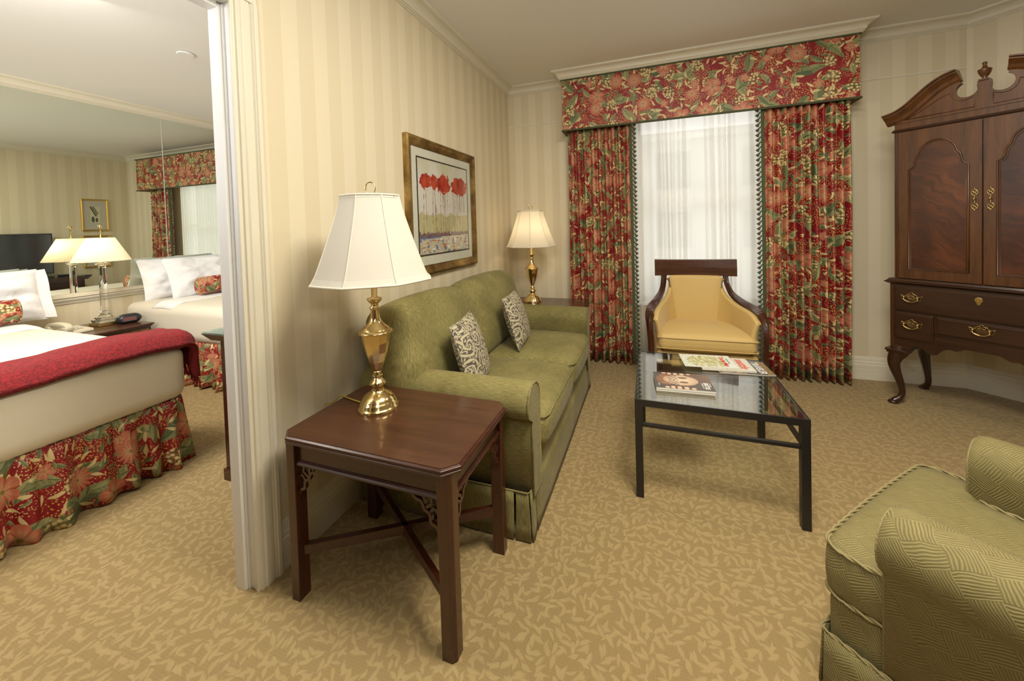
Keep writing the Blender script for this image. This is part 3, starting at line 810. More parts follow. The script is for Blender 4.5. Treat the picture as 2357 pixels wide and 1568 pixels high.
# ================================================================== sofa
S = thing('sofa', 'green chenille two-seat sofa against the striped wall', 'sofa', (-0.92, 2.30, 0))
bs = MB(); bs.rbox(0.835, 1.40, 0.25, 0.02, (-0.9125, 2.29, 0.190)); bs.rbox(0.20, 1.60, 0.70, 0.05, (-1.255, 2.305, 0.46)); obj('frame', bs, M['chen'], S)
def arm(yc, sg):
    # section in (y,z), sg=-1 near arm rolls toward -y
    P = []
    for a in range(0, 221, 20):
        an = math.radians(a-20); P.append((yc+sg*(0.022)+ -sg*0.088*math.cos(an)*1.0, 0.562+0.088*math.sin(an)))
    P = [(yc-sg*0.060, 0.17)] + P + [(yc+sg*0.050, 0.495), (yc+sg*0.056, 0.47), (yc+sg*0.060, 0.17)]
    m = MB()
    # lengthwise with slight slope to the back
    xs = [-1.33, -1.1, -0.8, -0.53, -0.495, -0.48]; ins = [0, 0, 0, 0, 0.003, 0.012]
    cy = yc; cz = 0.45; vs = []; fs = []
    for x, q in zip(xs, ins):
        for (y, z) in P:
            k = 1-q*6
            vs.append((x, cy+(y-cy)*k, cz+(z-cz)*(1-q*3)))
    n = len(P)
    for i in range(len(xs)-1):
        for k in range(n): fs.append((i*n+k, i*n+(k+1) % n, (i+1)*n+(k+1) % n, (i+1)*n+k))
    uv = [(v[0], v[1]*1.0+v[2]) for v in vs]
    m.add(vs, fs, uv, smooth=True); m.add(vs[:n], [tuple(range(n))]); m.add(vs[-n:], [tuple(range(n))], [(v[1], v[2]) for v in vs[-n:]])
    o = obj('arm', m, M['chens'], S)
    w = MB(); w.tube([(-0.481, cy+(y-cy)*0.985, cz+(z-cz)*0.985) for (y, z) in P], 0.0045, 6, closed=True); obj('welt', w, M['chen'], o)
arm(1.562, -1); arm(3.030, 1)
for i, (a, b_) in enumerate(((1.622, 2.287), (2.292, 2.960))):
    m = MB(); m.rbox(0.66, b_-a, 0.17, 0.055, (-0.785, (a+b_)/2, 0.385), puff=(0.015, 0.004, 0.030)); o = obj('seat_cushion', m, M['chens'], S)
    w = MB(); x = -0.452; w.tube([(-0.6, a+0.003, 0.452), (-0.49, a+0.006, 0.452), (-0.462, a+0.02, 0.452), (-0.451, a+0.05, 0.453), (-0.449, b_-0.05, 0.453), (-0.462, b_-0.02, 0.452), (-0.49, b_-0.006, 0.452), (-0.6, b_-0.003, 0.452)], 0.004, 6); obj('welt', w, M['chen'], o)
for (a, b_) in ((1.440, 2.185), (2.207, 3.045)):
    m = MB()
    m.rbox(0.21, b_-a, 0.50, 0.075, (0,0,0), puff=(0.045, 0.004, 0.020), bend=lambda p: (p.x - 0.04*max(0, (p.z+0.25)/0.5)**2, p.y, p.z-0.022*max(0, abs(p.y)/(b_-a)*2-0.5)**2*2), M=Tm(-1.140, (a+b_)/2, 0.700) @ Rm(-9, 'Y'))
    obj('back_cushion', m, M['chen'], S)
# skirt with pleats at the corners
sk = MB()
def ss(pts, z0, z1, fl=0.012):
    n = len(pts)
    def fn(u, v):
        f = u*(n-1); i = min(int(f), n-2); t_ = f-i
        x = pts[i][0]*(1-t_)+pts[i+1][0]*t_; y = pts[i][1]*(1-t_)+pts[i+1][1]*t_
        cx, cy = -0.92, 2.305; dx = (1 if x > cx else -1)*fl*(1-v) if abs(x-cx) > 0.40 else 0; dy = (1 if y > cy else -1)*fl*(1-v) if abs(y-cy) > 0.73 else 0
        return (x+dx+0.002*math.sin(u*5), y+dy, z0+(z1-z0)*v)
    return fn
yn, yf, xf = 1.478, 3.098, -0.492
for pts in ([(-1.33,yn),(-0.56,yn)], [(-0.552,yn+0.003),(xf-0.004,yn+0.003)], [(xf,yn+0.008),(xf,yn+0.07)], [(xf,yn+0.078),(xf,yf-0.078)], [(xf,yf-0.07),(xf,yf-0.004)], [(xf-0.004,yf),(-1.33,yf)]):
    L = sum(math.dist(pts[i], pts[i+1]) for i in range(len(pts)-1))
    sk.grid(ss(pts, 0.006, 0.200), 30, 4, lambda u, v, L=L: (u*L, v*0.2))
o = obj('skirt', sk, M['chen'], S, solid=0.006)
w = MB(); w.tube([(-1.33,yn,0.203),(xf-0.01,yn,0.203),(xf,yn+0.01,0.203),(xf,yf-0.01,0.203),(xf-0.01,yf,0.203),(-1.33,yf,0.203)], 0.004, 6); obj('welt', w, M['chen'], S)
def throw_pillow(label, loc, rz, ry, sz=0.36):
    t = thing('throw_pillow', label, 'pillow', loc, math.radians(rz), 'paisley throw pillows on the sofa')
    A = Rm(ry, 'Y')
    m = MB(); pil(m, sz, sz, 0.115, A)
    body = obj('cushion', m, M['pais'], t, world=False)
    w = MB(); n = 12; pts = []
    for (a, b_, c_, d) in ((-1,-1,1,-1),(1,-1,1,1),(1,1,-1,1),(-1,1,-1,-1)):
        for k in range(n):
            f = k/n; x = a+(c_-a)*f; y = b_+(d-b_)*f; e = 0.045*(1-(2*f-1)**2)
            x2 = x*(1-e*(abs(x) > 0.999)); y2 = y*(1-e*(abs(y) > 0.999)); pts.append(A @ Vector((0, x2*sz/2, y2*sz/2)))
    w.tube(pts, 0.005, 6, closed=True); obj('cord_edge', w, M['pais'], t, world=False)
def pil(m, w, h, th, Mx, n=16, sag=0.045, wr=0.0, seed=0):
    # pillow in the local y-z plane, thickness along x
    for sg in (1, -1):
        def fn(u, v):
            x = 2*u-1; y = 2*v-1
            e = sag
            yy = x*(1-e*(1-y*y)*abs(x)**4); zz = y*(1-e*(1-x*x)*abs(y)**4)
            d = (max(0, 1-abs(x)**2.6)*max(0, 1-abs(y)**2.6))**0.55
            q = wr*(mn.noise(Vector((x*2.0+seed, y*2.6, seed+sg)))+0.5*mn.noise(Vector((x*6+y*3, y*5-x*2+seed, sg)))) * d
            return (sg*(th/2*d+q), yy*w/2, zz*h/2)
        m.grid(fn, n, n, lambda u, v: (u*w, v*h), M=Mx)
throw_pillow('grey and cream paisley pillow nearest the foreground sofa arm', (-0.905, 1.815, 0.662), 10, -17, 0.355)
throw_pillow('grey and cream paisley pillow by the far sofa arm', (-0.895, 2.520, 0.664), 6, -17, 0.355)
# ================================================================== coffee table
CT = thing('coffee_table', 'low square black iron coffee table with a glass top', 'coffee table', (0.263, 2.243, 0))
x0, x1, y0, y1, zt, w_ = -0.086, 0.612, 1.885, 2.605, 0.475, 0.034
fr = MB()
for (a, b_, c_, d) in ((x0, x1, y0, y0+0.030), (x0, x1, y1-0.030, y1), (x0, x0+0.030, y0+0.03, y1-0.03), (x1-0.030, x1, y0+0.03, y1-0.03)):
    fr.box(a, b_, c_, d, zt-0.030, zt-0.007)
for (a, b_, c_, d) in ((x0, x1, y0, y0+0.005), (x0, x1, y1-0.005, y1), (x0, x0+0.005, y0+0.005, y1-0.005), (x1-0.005, x1, y0+0.005, y1-0.005)):
    fr.box(a, b_, c_, d, zt-0.007, zt)
obj('top_frame', fr, M['iron'], CT)
g = MB(); g.box(x0+0.006, x1-0.006, y0+0.006, y1-0.006, zt-0.0069, zt-0.001); obj('glass_top', g, M['glass'], CT)
for a in (x0, x1-w_):
    for b_ in (y0, y1-w_):
        m = MB(); m.box(a, a+w_, b_, b_+w_, 0, zt-0.030); obj('leg', m, M['iron'], CT, bevel=0.0015)
for (a, b_, c_, d) in ((x0+w_, x1-w_, y0+0.008, y0+0.026), (x0+w_, x1-w_, y1-0.026, y1-0.008), (x0+0.008, x0+0.026, y0+w_, y1-w_), (x1-0.026, x1-0.008, y0+w_, y1-w_)):
    m = MB(); m.box(a, b_, c_, d, 0.342, 0.358); obj('stretcher', m, M['iron'], CT, bevel=0.0015)

# ---- printed covers
def nz(x, y, s=0.0): return mn.noise(Vector((x, y, s)))
def lerp(a, b, t): t = max(0, min(1, t)); return tuple(a[i]*(1-t)+b[i]*t for i in range(3))
def artgrid(w, h, nx, ny, fn, Mx=None):
    m = MB(); vs = []; m.col = []
    for j_ in range(ny+1):
        for i in range(nx+1):
            u, v = i/nx, j_/ny; vs.append(((u-0.5)*w, (v-0.5)*h, 0)); m.col.append(fn(u, v))
    m.add(vs, [(j_*(nx+1)+i, j_*(nx+1)+i+1, (j_+1)*(nx+1)+i+1, (j_+1)*(nx+1)+i) for j_ in range(ny) for i in range(nx)], M=Mx)
    return m
def text(name, body, size, Mx, mat, parent, sx=1.0, bold=0.0):
    cu = bpy.data.curves.new(name, 'FONT'); cu.body = body; cu.size = size; cu.extrude = 0.0002; cu.align_x = 'CENTER'; cu.align_y = 'CENTER'; cu.offset = bold
    tmp = bpy.data.objects.new('tmp', cu); COL.objects.link(tmp)
    dg = bpy.context.evaluated_depsgraph_get(); dg.update()
    me = bpy.data.meshes.new_from_object(tmp.evaluated_get(dg)); bpy.data.objects.remove(tmp)
    me.transform(Mx @ Matrix.Diagonal((sx, 1, 1, 1))); me.materials.clear(); me.materials.append(mat)
    o = bpy.data.objects.new(name, me); COL.objects.link(o); o.parent = parent; me.name = name
    return o
def mag(name, label, loc, rz, w, h, th, fn, texts, cat='magazine', covermat=None):
    # local: x = along the width on the table, text reads along -y with its top toward +x
    t = thing(name, label, cat, loc, math.radians(rz), None)
    p = MB(); p.box(-w/2+0.001, w/2-0.001, -h/2+0.001, h/2-0.001, 0, th-0.0008); obj('pages', p, M['page'], t, world=False)
    m = artgrid(w, h, 120, 80, fn, Tm(0, 0, th)); c_ = obj('cover', m, M['cover'], t, world=False)
    m2 = MB(); m2.box(-w/2, w/2, -h/2, h/2, th-0.0008, th-0.0002)
    for (body, size, x, y, mat, sx, bold) in texts:
        text('lettering', body, size, Tm(x, y, th+0.0004) @ Rm(-90), mat, c_, sx, bold)
    return t
zt0 = zt
def f_trav(u, v):
    c_ = (0.05, 0.045, 0.04)
    if u > 0.86: c_ = lerp(c_, (0.40, 0.25, 0.08), 0.5+nz(u*30, v*30))
    if u < 0.5: c_ = lerp((0.06,0.05,0.04), (0.35,0.25,0.14), 0.5+nz(u*12, v*12, 2))
    return c_
def f_sea(u, v):
    n = nz(u*26, v*20, 5)+0.5*nz(u*60, v*50, 3)
    return lerp((0.66,0.64,0.56), (0.50,0.40,0.28) if n > 0.15 else (0.62,0.66,0.50), abs(n)*2.2)
def f_map(u, v):
    base = (0.70, 0.74, 0.66)
    du = (u-0.47)/0.36; dv = (v-0.47)/0.42
    if abs(du)**3+abs(dv)**3 < 1 + 0.5*nz(u*16, v*16, 9):
        n = nz(u*14, v*10, 1); n2 = nz(u*22, v*16, 4)
        c_ = lerp((0.62,0.66,0.42), (0.20,0.34,0.07), 0.5+n*1.6)
        if n2 > 0.22: c_ = (0.66,0.46,0.30)
        if n2 < -0.30: c_ = (0.75,0.68,0.60)
        if nz(u*26, v*20, 8) > 0.42: c_ = (0.55,0.12,0.10)
        if nz(u*20, v*16, 11) > 0.45: c_ = (0.72,0.60,0.10)
        return c_
    if u < 0.16 and nz(u*60, v*60, 6) > 0.3: return (0.35, 0.42, 0.30)
    if v > 0.93 and nz(u*40, 0, 2) > 0.1: return (0.60, 0.30, 0.22)
    return base
mag('magazine', 'black magazine with white TRAVELER lettering, bottom of the pile', (0.470, 2.452, zt0), 6, 0.275, 0.205, 0.004, f_trav,
    [('TRAVELER', 0.050, 0.085, 0.0, M['ink'], 0.78, 0.0006), ('THE CITY GUIDE', 0.014, 0.052, 0.02, M['ink'], 1.0, 0), ('WASHINGTON', 0.016, 0.030, 0.03, M['ink'], 1.0, 0)])
mag('magazine', 'pale magazine titled seattle in red script, middle of the pile', (0.386, 2.462, zt0+0.0045), 5, 0.272, 0.200, 0.009, f_sea,
    [('seattle', 0.066, 0.090, 0.0, M['redink'], 0.88, 0.001)])
mag('magazine', 'white tourist map magazine with a green drawing, top of the pile', (0.298, 2.470, zt0+0.014), 6, 0.276, 0.205, 0.004, f_map,
    [('Tourist Map', 0.036, 0.090, 0.0, M['redink'], 0.92, 0.0012), ('VISITOR GUIDE', 0.010, 0.112, 0.01, M['dark'], 1.2, 0)])
def f_mask(u, v):
    # dark cover with a carved wooden mask lying on its side and two rows of finger-like blocks
    c_ = (0.045, 0.030, 0.020)
    c_ = lerp(c_, (0.30, 0.13, 0.05), (u-0.55)*1.3*(v) + 0.25*nz(u*8, v*20, 3))
    du = (u-0.47)/0.31; dv = (v-0.54)/0.33
    r = du*du+dv*dv
    hood = ((u-0.22)/0.19)**2+((v-0.55)/0.36)**2
    if hood < 1: c_ = lerp((0.33,0.13,0.05), (0.12,0.04,0.015), hood+nz(u*12, v*9, 1)*0.6)
    if r < 1:
        c_ = lerp((0.70,0.52,0.36), (0.42,0.24,0.12), r*0.9+nz(u*9, v*30, 4)*0.5)
        if -0.75 < du < -0.15 and ((du+0.8+abs(dv)*0.7)*7) % 1.6 < 0.55: c_ = (0.08,0.035,0.02)
        for ey in (0.45, -0.40):
            if ((du-0.15)/0.26)**2+((dv-ey)/0.17)**2 < 1: c_ = (0.13,0.07,0.035)
    for k, uu in enumerate((0.20, 0.30, 0.41, 0.53, 0.65)):
        for vv in (0.06, 0.97):
            if abs(u-uu) < 0.040 and abs(v-vv) < 0.085 and not (k in (0, 4) and abs(v-vv) > 0.05): c_ = lerp((0.72,0.50,0.32), (0.50,0.26,0.12), abs(u-uu)/0.045)
    return c_
mag('magazine', 'plain closed magazine lying under the dark mask-cover book', (0.140, 2.118, zt0), 3.5, 0.268, 0.200, 0.008, lambda u, v: (0.30,0.26,0.18), [])
mag('book', 'dark book titled SEATTLE with a carved mask on its cover', (0.141, 2.122, zt0+0.0085), 4, 0.270, 0.204, 0.010, f_mask,
    [('SEATTLE', 0.028, 0.104, -0.045, M['ink'], 0.72, 0.0009), ('CITY GUIDE', 0.009, 0.122, -0.030, M['ink'], 0.9, 0), ('THE EMERALD CITY', 0.008, 0.087, -0.045, M['ink'], 0.9, 0), ('AUTUMN', 0.008, -0.118, -0.06, M['ink'], 0.9, 0)], cat='book')

# ================================================================== framed print on the left wall
P = thing('framed_picture', 'large gilt framed print of red-crowned trees over the sofa', 'picture', (XL, 2.42, 1.455))
ya, yb, za, zb = 1.945, 2.885, 1.015, 1.895
fm = MB()
fm.add([], [])
prof = [(0,0.001),(0,0.030),(0.012,0.036),(0.020,0.034),(0.030,0.026),(0.048,0.020),(0.058,0.016),(0.062,0.016),(0.062,0.001)]  # inward distance, depth
def ring(prof, ya, yb, za, zb, m):
    cs = [(ya, za, 1, 1), (yb, za, -1, 1), (yb, zb, -1, -1), (ya, zb, 1, -1)]; k = len(prof); vs = []; fs = []
    for (y, z, sy, sz) in cs:
        for (d, x) in prof: vs.append((XL+x, y+sy*d, z+sz*d))
    for i in range(4):
        for q in range(k): fs.append((i*k+q, i*k+(q+1) % k, ((i+1) % 4)*k+(q+1) % k, ((i+1) % 4)*k+q))
    m.add(vs, fs)
ring(prof, ya, yb, za, zb, fm)
gm = Mat('gilt_frame'); n1_, _ = gm.noise(gm.objc(), 7, 4, 0.6); gm.pbr(gm.ramp(n1_, [(0.32, (0.10,0.055,0.015)), (0.52, (0.26,0.16,0.045)), (0.74, (0.50,0.34,0.12))]), 0.34, 0.75)
obj('frame', fm, gm.m, P)
mt = MB(); mt.box(XL+0.002, XL+0.012, ya+0.06, yb-0.06, za+0.06, zb-0.06); obj('mat_board', mt, M['mat_board'], P)
pa, pb, pc, pd = ya+0.125, yb-0.125, za+0.13, zb-0.125
ln = MB(); ring([(-0.007,0.012),(-0.007,0.0145),(0.002,0.0145),(0.002,0.012)], pa, pb, pc, pd, ln); obj('slip', ln, M['dark'], P)
def f_paint(u, v):
    n = nz(u*5, v*7, 2); s_ = nz(u*40, v*3, 5)
    c_ = lerp((0.74,0.70,0.62), (0.62,0.60,0.42), (v-0.72)*2.5+n*0.8)
    if 0.22 < v < 0.42+0.06*nz(u*9, 0, 3)+0.03*nz(u*40, 0, 7): c_ = lerp((0.60,0.55,0.30), (0.50,0.44,0.24), 0.5+s_)
    tl = ((0.09,),(0.13,),(0.25,),(0.29,),(0.31,),(0.40,),(0.44,),(0.47,),(0.50,),(0.54,),(0.57,),(0.67,),(0.70,),(0.74,),(0.78,),(0.82,),(0.86,),(0.90,))
    if 0.22 < v < 0.76:
        for (q,) in tl:
            w = 0.0035+0.002*nz(q*90, v*6, 1)
            if abs(u-q-0.008*math.sin(v*6+q*40)) < w: c_ = (0.26,0.14,0.08) if nz(q*50, v*12, 3) > -0.25 else c_
    for (a, b, lo, hi, o) in ((0.04,0.22,0.68,0.86,0),(0.22,0.34,0.69,0.86,1),(0.34,0.60,0.66,0.87,2),(0.64,0.98,0.66,0.88,3)):
        m_ = (a+b)/2; r = ((u-m_)/((b-a)/2))**2*0.9+((v-(lo+hi)/2)/((hi-lo)/2))**2
        if r < 1+0.7*nz(u*26, v*22, o)+0.2*nz(u*80, v*30, o): c_ = lerp((0.38,0.018,0.014), (0.58,0.085,0.035), 0.5+1.3*nz(u*12, v*9, o+4)+0.3*nz(u*50, v*50, 1))
    if 0.165 < v < 0.225+0.03*nz(u*30, 1, 4)+0.02*nz(u*90, 1, 4): c_ = lerp((0.10,0.07,0.14), (0.30,0.18,0.12), 0.5+nz(u*50, v*20, 6))
    if v < 0.17:
        q = nz(u*34, v*8, 8); c_ = lerp((0.52,0.42,0.30), (0.66,0.60,0.44), 0.5+q)
        if nz(u*18, v*30, 12) > 0.32: c_ = (0.10,0.20,0.38)
        if nz(u*10, v*60, 14) > 0.36: c_ = (0.48,0.12,0.06)
        if nz(u*14, v*50, 16) > 0.38: c_ = (0.80,0.78,0.70)
    if abs(v-0.168-0.01*u) < 0.006: c_ = (0.12,0.22,0.42) if u < 0.4 else (0.70,0.64,0.5)
    return c_
Mx = Matrix(((0,0,1,XL+0.0135),(1,0,0,(pa+pb)/2),(0,1,0,(pc+pd)/2),(0,0,0,1)))
obj('print', artgrid(pb-pa, pd-pc, 190, 170, f_paint, Mx), M['art'], P)
gp = MB(); gp.box(XL+0.0162, XL+0.0182, ya+0.055, yb-0.055, za+0.055, zb-0.055); obj('glazing', gp, M['pane'], P)

# ================================================================== gold armchair
C = thing('armchair', 'gold upholstered armchair with mahogany frame, in front of the sheer', 'armchair', (0.352, 3.225, 0), math.radians(2))
def side(sg):
    pts = [(0.238,0.332,0.950),(0.236,0.330,0.90),(0.238,0.322,0.84),(0.246,0.298,0.775),(0.268,0.240,0.712),(0.312,0.120,0.668),(0.358,-0.050,0.645),(0.374,-0.160,0.605),(0.376,-0.205,0.53),(0.370,-0.215,0.40),(0.366,-0.205,0.20),(0.362,-0.215,0.0)]
    path = spline([Vector((sg*a, b_, c_)) for a, b_, c_ in pts], 5)
    fl = []
    for i in range(len(path)):
        t = i/(len(path)-1); fl.append((0.034+0.012*max(0,1-t*3), 0.034+0.030*math.sin(PI*min(1, max(0, (t-0.3)/0.6)))))
    return path, fl
top = {}
for sg in (-1, 1):
    path, fl = side(sg); top[sg] = path
    m = MB(); m.tube(path, 0, flat=fl, up=(0.3*sg, 1, 0.35)); obj('arm_frame', m, M['woodz'], C, bevel=0.006, seg=3, world=False)
    rl = MB(); rl.tube(spline([Vector((sg*0.275,0.30,0.42)), Vector((sg*0.270,0.32,0.20)), Vector((sg*0.275,0.40,0.0))], 5), 0, flat=(0.036,0.036), up=(0,0.2,1)); obj('rear_leg', rl, M['woodz'], C, bevel=0.004, world=False)
cr = MB()
def crest(u, v):
    x = (2*u-1)*0.305; return x
P_ = []
nn = 16
vs = []; fs = []
for i in range(nn+1):
    x = (2*i/nn-1); yb_ = 0.345-0.045*x*x; zlo = 0.852; zhi = 0.985+0.006*x*x
    for (dy, z) in ((-0.024, zlo), (-0.026, (zlo+zhi)/2), (-0.020, zhi), (0.010, zhi+0.002), (0.012, zlo)):
        vs.append((x*0.312, yb_+dy, z))
for i in range(nn):
    for k in range(5): fs.append((i*5+k, i*5+(k+1) % 5, (i+1)*5+(k+1) % 5, (i+1)*5+k))
cr.add(vs, fs, smooth=False); cr.add(vs[:5], [(0,1,2,3,4)]); cr.add(vs[-5:], [(4,3,2,1,0)])
obj('crest_rail', cr, M['woodt'], C, bevel=0.003, world=False)
# upholstered barrel between the frames
def tl(u):   # top edge curve u 0..1 from left arm front over the back to right arm front
    L = top[-1]; i0 = 10; i1 = 36
    if u < 0.36: t = u/0.36; f = i1-(i1-i0)*t; p = L[int(f)].lerp(L[min(int(f)+1, len(L)-1)], f-int(f)); return Vector((p.x+0.024+0.014*t, p.y-0.012, p.z-0.012))
    if u > 0.64: q = tl(1-u); return Vector((-q.x, q.y, q.z))
    a = tl(0.3599); t = (u-0.36)/0.28; x = a.x*(1-2*t); return Vector((x, 0.318-0.03*(2*t-1)**2, 0.852))
def bl(u):
    s_ = 2*u-1; a = abs(s_)
    x = math.copysign(min(1, a/0.62)**0.9, s_)*0.300; y = 0.275 if a < 0.3 else 0.275-0.46*((a-0.3)/0.7)**1.25
    if a > 0.62: x = math.copysign(0.300+0.035*(a-0.62)/0.38, s_)
    return Vector((x, y, 0.36))
def fb(u, v):
    a = tl(u); b_ = bl(u); p = b_.lerp(a, v); s_ = math.sin(PI*v)*0.018; p.y -= s_*(1-abs(2*u-1)); p.x -= math.copysign(s_*abs(2*u-1), p.x); return p
ub = MB().grid(fb, 70, 18, lambda u, v: (u*1.6, v*0.5)); ub_ = obj('upholstery', ub, M['zig'], C, solid=0.035, world=False, soff=1 if False else -1)
w = MB(); w.tube([(lambda p: (p.x*0.985, p.y-0.010, p.z+0.001))(tl(k/70)) for k in range(71)], 0.0045, 6); obj('welt', w, M['zig'], ub_, world=False)
m = MB(); m.rbox(0.62, 0.52, 0.115, 0.040, (0, 0.02, 0.430), puff=(0.004, 0.004, 0.028), bend=lambda p: (p.x*(1.0+0.03*(-p.y)/0.26), p.y, p.z)); sc_ = obj('seat_cushion', m, M['zig'], C, world=False)
w = MB()
for zz in (0.468, 0.392):
    w.tube(spline([(-0.300,0.20,zz),(-0.314,-0.10,zz),(-0.316,-0.20,zz),(-0.295,-0.240,zz),(0,-0.243,zz),(0.295,-0.240,zz),(0.316,-0.20,zz),(0.314,-0.10,zz),(0.300,0.20,zz)], 4), 0.004, 6)
obj('welt', w, M['zig'], sc_, world=False)
m = MB(); m.rbox(0.665, 0.50, 0.10, 0.020, (0, 0.045, 0.305)); obj('seat_rail_cover', m, M['zig'], C, world=False)

# ================================================================== green basket-weave armchair (front right)
A = thing('armchair', 'green basket-weave armchair cut off by the right edge, foreground', 'armchair', (0.432, 1.268, 0), math.radians(47))
WD = 0.70
def loftcush(outline, C0, z0, z1, bulge, crown_, rings=7, edge=0.022):
    m = MB(); n = len(outline); vs = []; uvs = []; lv = []
    c0 = Vector(C0)
    def ringat(k, z): return [(c0.x+(p[0]-c0.x)*k, c0.y+(p[1]-c0.y)*k, z) for p in outline]
    h = z1-z0
    for k in range(rings, 0, -1): lv.append(ringat((k and (1-k/rings))*0.0+(1-k/rings)*0.97, z0-0.3*crown_*(1-(1-k/rings)**2)))
    for k in range(9):
        t = k/8; lv.append(ringat(1.0+bulge*math.sin(PI*t), z0+h*t))
    for k in range(1, rings+1):
        q = 1-k/rings; lv.append(ringat(q*0.975+0.0, z1+crown_*(1-q**3)))
    for r_ in lv: vs += r_
    fs = []
    for i in range(len(lv)-1):
        for k in range(n): fs.append((i*n+k, i*n+(k+1) % n, (i+1)*n+(k+1) % n, (i+1)*n+k))
    peri = [0]
    uv = []
    ns = rings; ne = len(lv)-rings
    for i, r_ in enumerate(lv):
        acc = 0
        for k, p in enumerate(r_):
            if i < ns or i >= ne: uv.append((p[0], p[1]))
            else: uv.append((outline[k][0]+outline[k][1]*0.9, p[2]+outline[k][1]*0.2))
    m.add(vs, fs, None, smooth=True)
    return m
ol = []
def rc(cx, cy, r, a0, a1, n=6):
    for k in range(n+1):
        a = math.radians(a0+(a1-a0)*k/n); ol.append((cx+r*math.cos(a), cy+r*math.sin(a)))
rc(0.045, -0.045, 0.045, 180, 90); ol += [(0.1+k*0.05, 0.008*math.sin(PI*(0.1+k*0.05)/0.7)) for k in range(0, 11)]; rc(WD-0.045, -0.045, 0.045, 90, 0)
ol += [(WD, -0.085)]; rc(WD-0.04, -0.115, 0.035, 0, -90, 4); ol += [(0.595, -0.155)]; ol += [(0.585, -0.155-k*0.045) for k in range(1, 11)]; ol += [(0.585-k*0.0465, -0.62) for k in range(1, 10)]; ol += [(0.115, -0.62+k*0.045) for k in range(1, 11)]
ol += [(0.105, -0.155)]; rc(0.04, -0.115, 0.035, 270, 180, 4); ol += [(0.0, -0.085)]
par2 = mat_parquet('green_basketweave')
cu_ = obj('seat_cushion', loftcush(ol, (0.35, -0.10), 0.285, 0.412, 0.025, 0.026), M['parq'], A, world=False)
def twist(path, r, parent, name='welt'):
    m = MB(); pts = [Vector(p) for p in path]; n = len(pts)
    P2 = []
    for i in range(n):
        a, b_ = pts[i], pts[(i+1) % n]; k = max(1, int((b_-a).length/0.006))
        for q in range(k): P2.append(a.lerp(b_, q/k))
    for ph in (0, PI):
        Q = []
        for i, p in enumerate(P2):
            t = (P2[(i+1) % len(P2)]-P2[i-1]).normalized(); s1 = t.orthogonal().normalized() if abs(t.z) > 0.9 else t.cross(Vector((0,0,1))).normalized(); s2 = t.cross(s1)
            an = i*0.55+ph; Q.append(p+s1*(r*0.55*math.cos(an))+s2*(r*0.55*math.sin(an)))
        m.tube(Q, r*0.62, 5, closed=True)
    return obj(name, m, M['twist'], parent, world=False)
M['twist'] = mat_cloth('twisted_cord', (0.27,0.22,0.09), 0.7, scale=120)
twist([(p[0], p[1], 0.414) for p in ol], 0.006, cu_); twist([(0.35+(p[0]-0.35)*1.003, p[1], 0.284) for p in ol], 0.006, cu_)
bs = MB(); bs.rbox(0.69, 0.13, 0.25, 0.025, (0.35, -0.075, 0.155)); bs.rbox(0.58, 0.60, 0.25, 0.03, (0.35, -0.40, 0.155)); obj('base', bs, M['parq'], A, world=False)
def rarm(xc, sg):
    # section in (x,z), lengthwise along -y
    P = [(xc-sg*0.055, 0.16)]
    for a in range(-20, 221, 20):
        an = math.radians(a); P.append((xc+sg*0.024-sg*0.082*math.cos(an), 0.512+0.082*math.sin(an)))
    P += [(xc+sg*0.060, 0.43), (xc+sg*0.062, 0.16)]
    ys = [-0.132, -0.138, -0.16, -0.22, -0.36, -0.52, -0.70, -0.80]; ks = [0.90, 0.965, 1, 1, 1, 1.0, 1.0, 1.0]; zz = [0, 0, 0, 0.0, 0.006, 0.018, 0.04, 0.06]
    vs = []; uv = []
    cx, cz = xc+sg*0.01, 0.42; n = len(P); acc = [0]
    for i in range(1, n): acc.append(acc[-1]+math.dist(P[i], P[i-1]))
    for y, k, dz in zip(ys, ks, zz):
        for q, (x, z) in enumerate(P): vs.append((cx+(x-cx)*k, y, (cz+(z-cz)*k if z > 0.3 else z)+(dz if z > 0.3 else 0))); uv.append((acc[q], y))
    m = MB(); fs = []
    for i in range(len(ys)-1):
        for k in range(n): fs.append((i*n+k, i*n+(k+1) % n, (i+1)*n+(k+1) % n, (i+1)*n+k))
    m.add(vs, fs, uv, smooth=True); m.add(vs[:n], [tuple(range(n))], [(v[0], v[2]) for v in vs[:n]]); m.add(vs[-n:], [tuple(range(n))])
    o = obj('arm', m, M['parq'], A, world=False)
    w = MB(); w.tube([(v[0], -0.134, v[2]) for v in vs[:n]], 0.004, 6, closed=True); obj('welt', w, M['twist'], o, world=False)
rarm(0.055, -1); rarm(0.645, 1)
m = MB(); m.rbox(0.60, 0.18, 0.66, 0.06, (0, 0, 0), puff=(0.01, 0.03, 0.02), M=Tm(0.35, -0.72, 0.50) @ Rm(8, 'X')); obj('back', m, M['parq'], A, world=False)
m = MB()
for (a, b_) in (((0.0, -0.004), (0.70, -0.004)), ((-0.012, -0.80), (-0.012, -0.012)), ((0.712, -0.012), (0.712, -0.80)), ((0.70, -0.815), (0.0, -0.815))):
    def fs_(u, v, a=a, b_=b_):
        x = a[0]+(b_[0]-a[0])*u; y = a[1]+(b_[1]-a[1])*u; f = 0.010*(1-v)
        nx = 0 if abs(a[0]-b_[0]) > 0.1 else (1 if x > 0.35 else -1); ny = 0 if nx else (1 if y > -0.4 else -1)
        return (x+nx*f, y+ny*f, 0.006+0.165*v)
    m.grid(fs_, 12, 3, lambda u, v: (u*0.75, v*0.165))
sk_ = obj('skirt', m, M['parq'], A, solid=0.006, world=False)
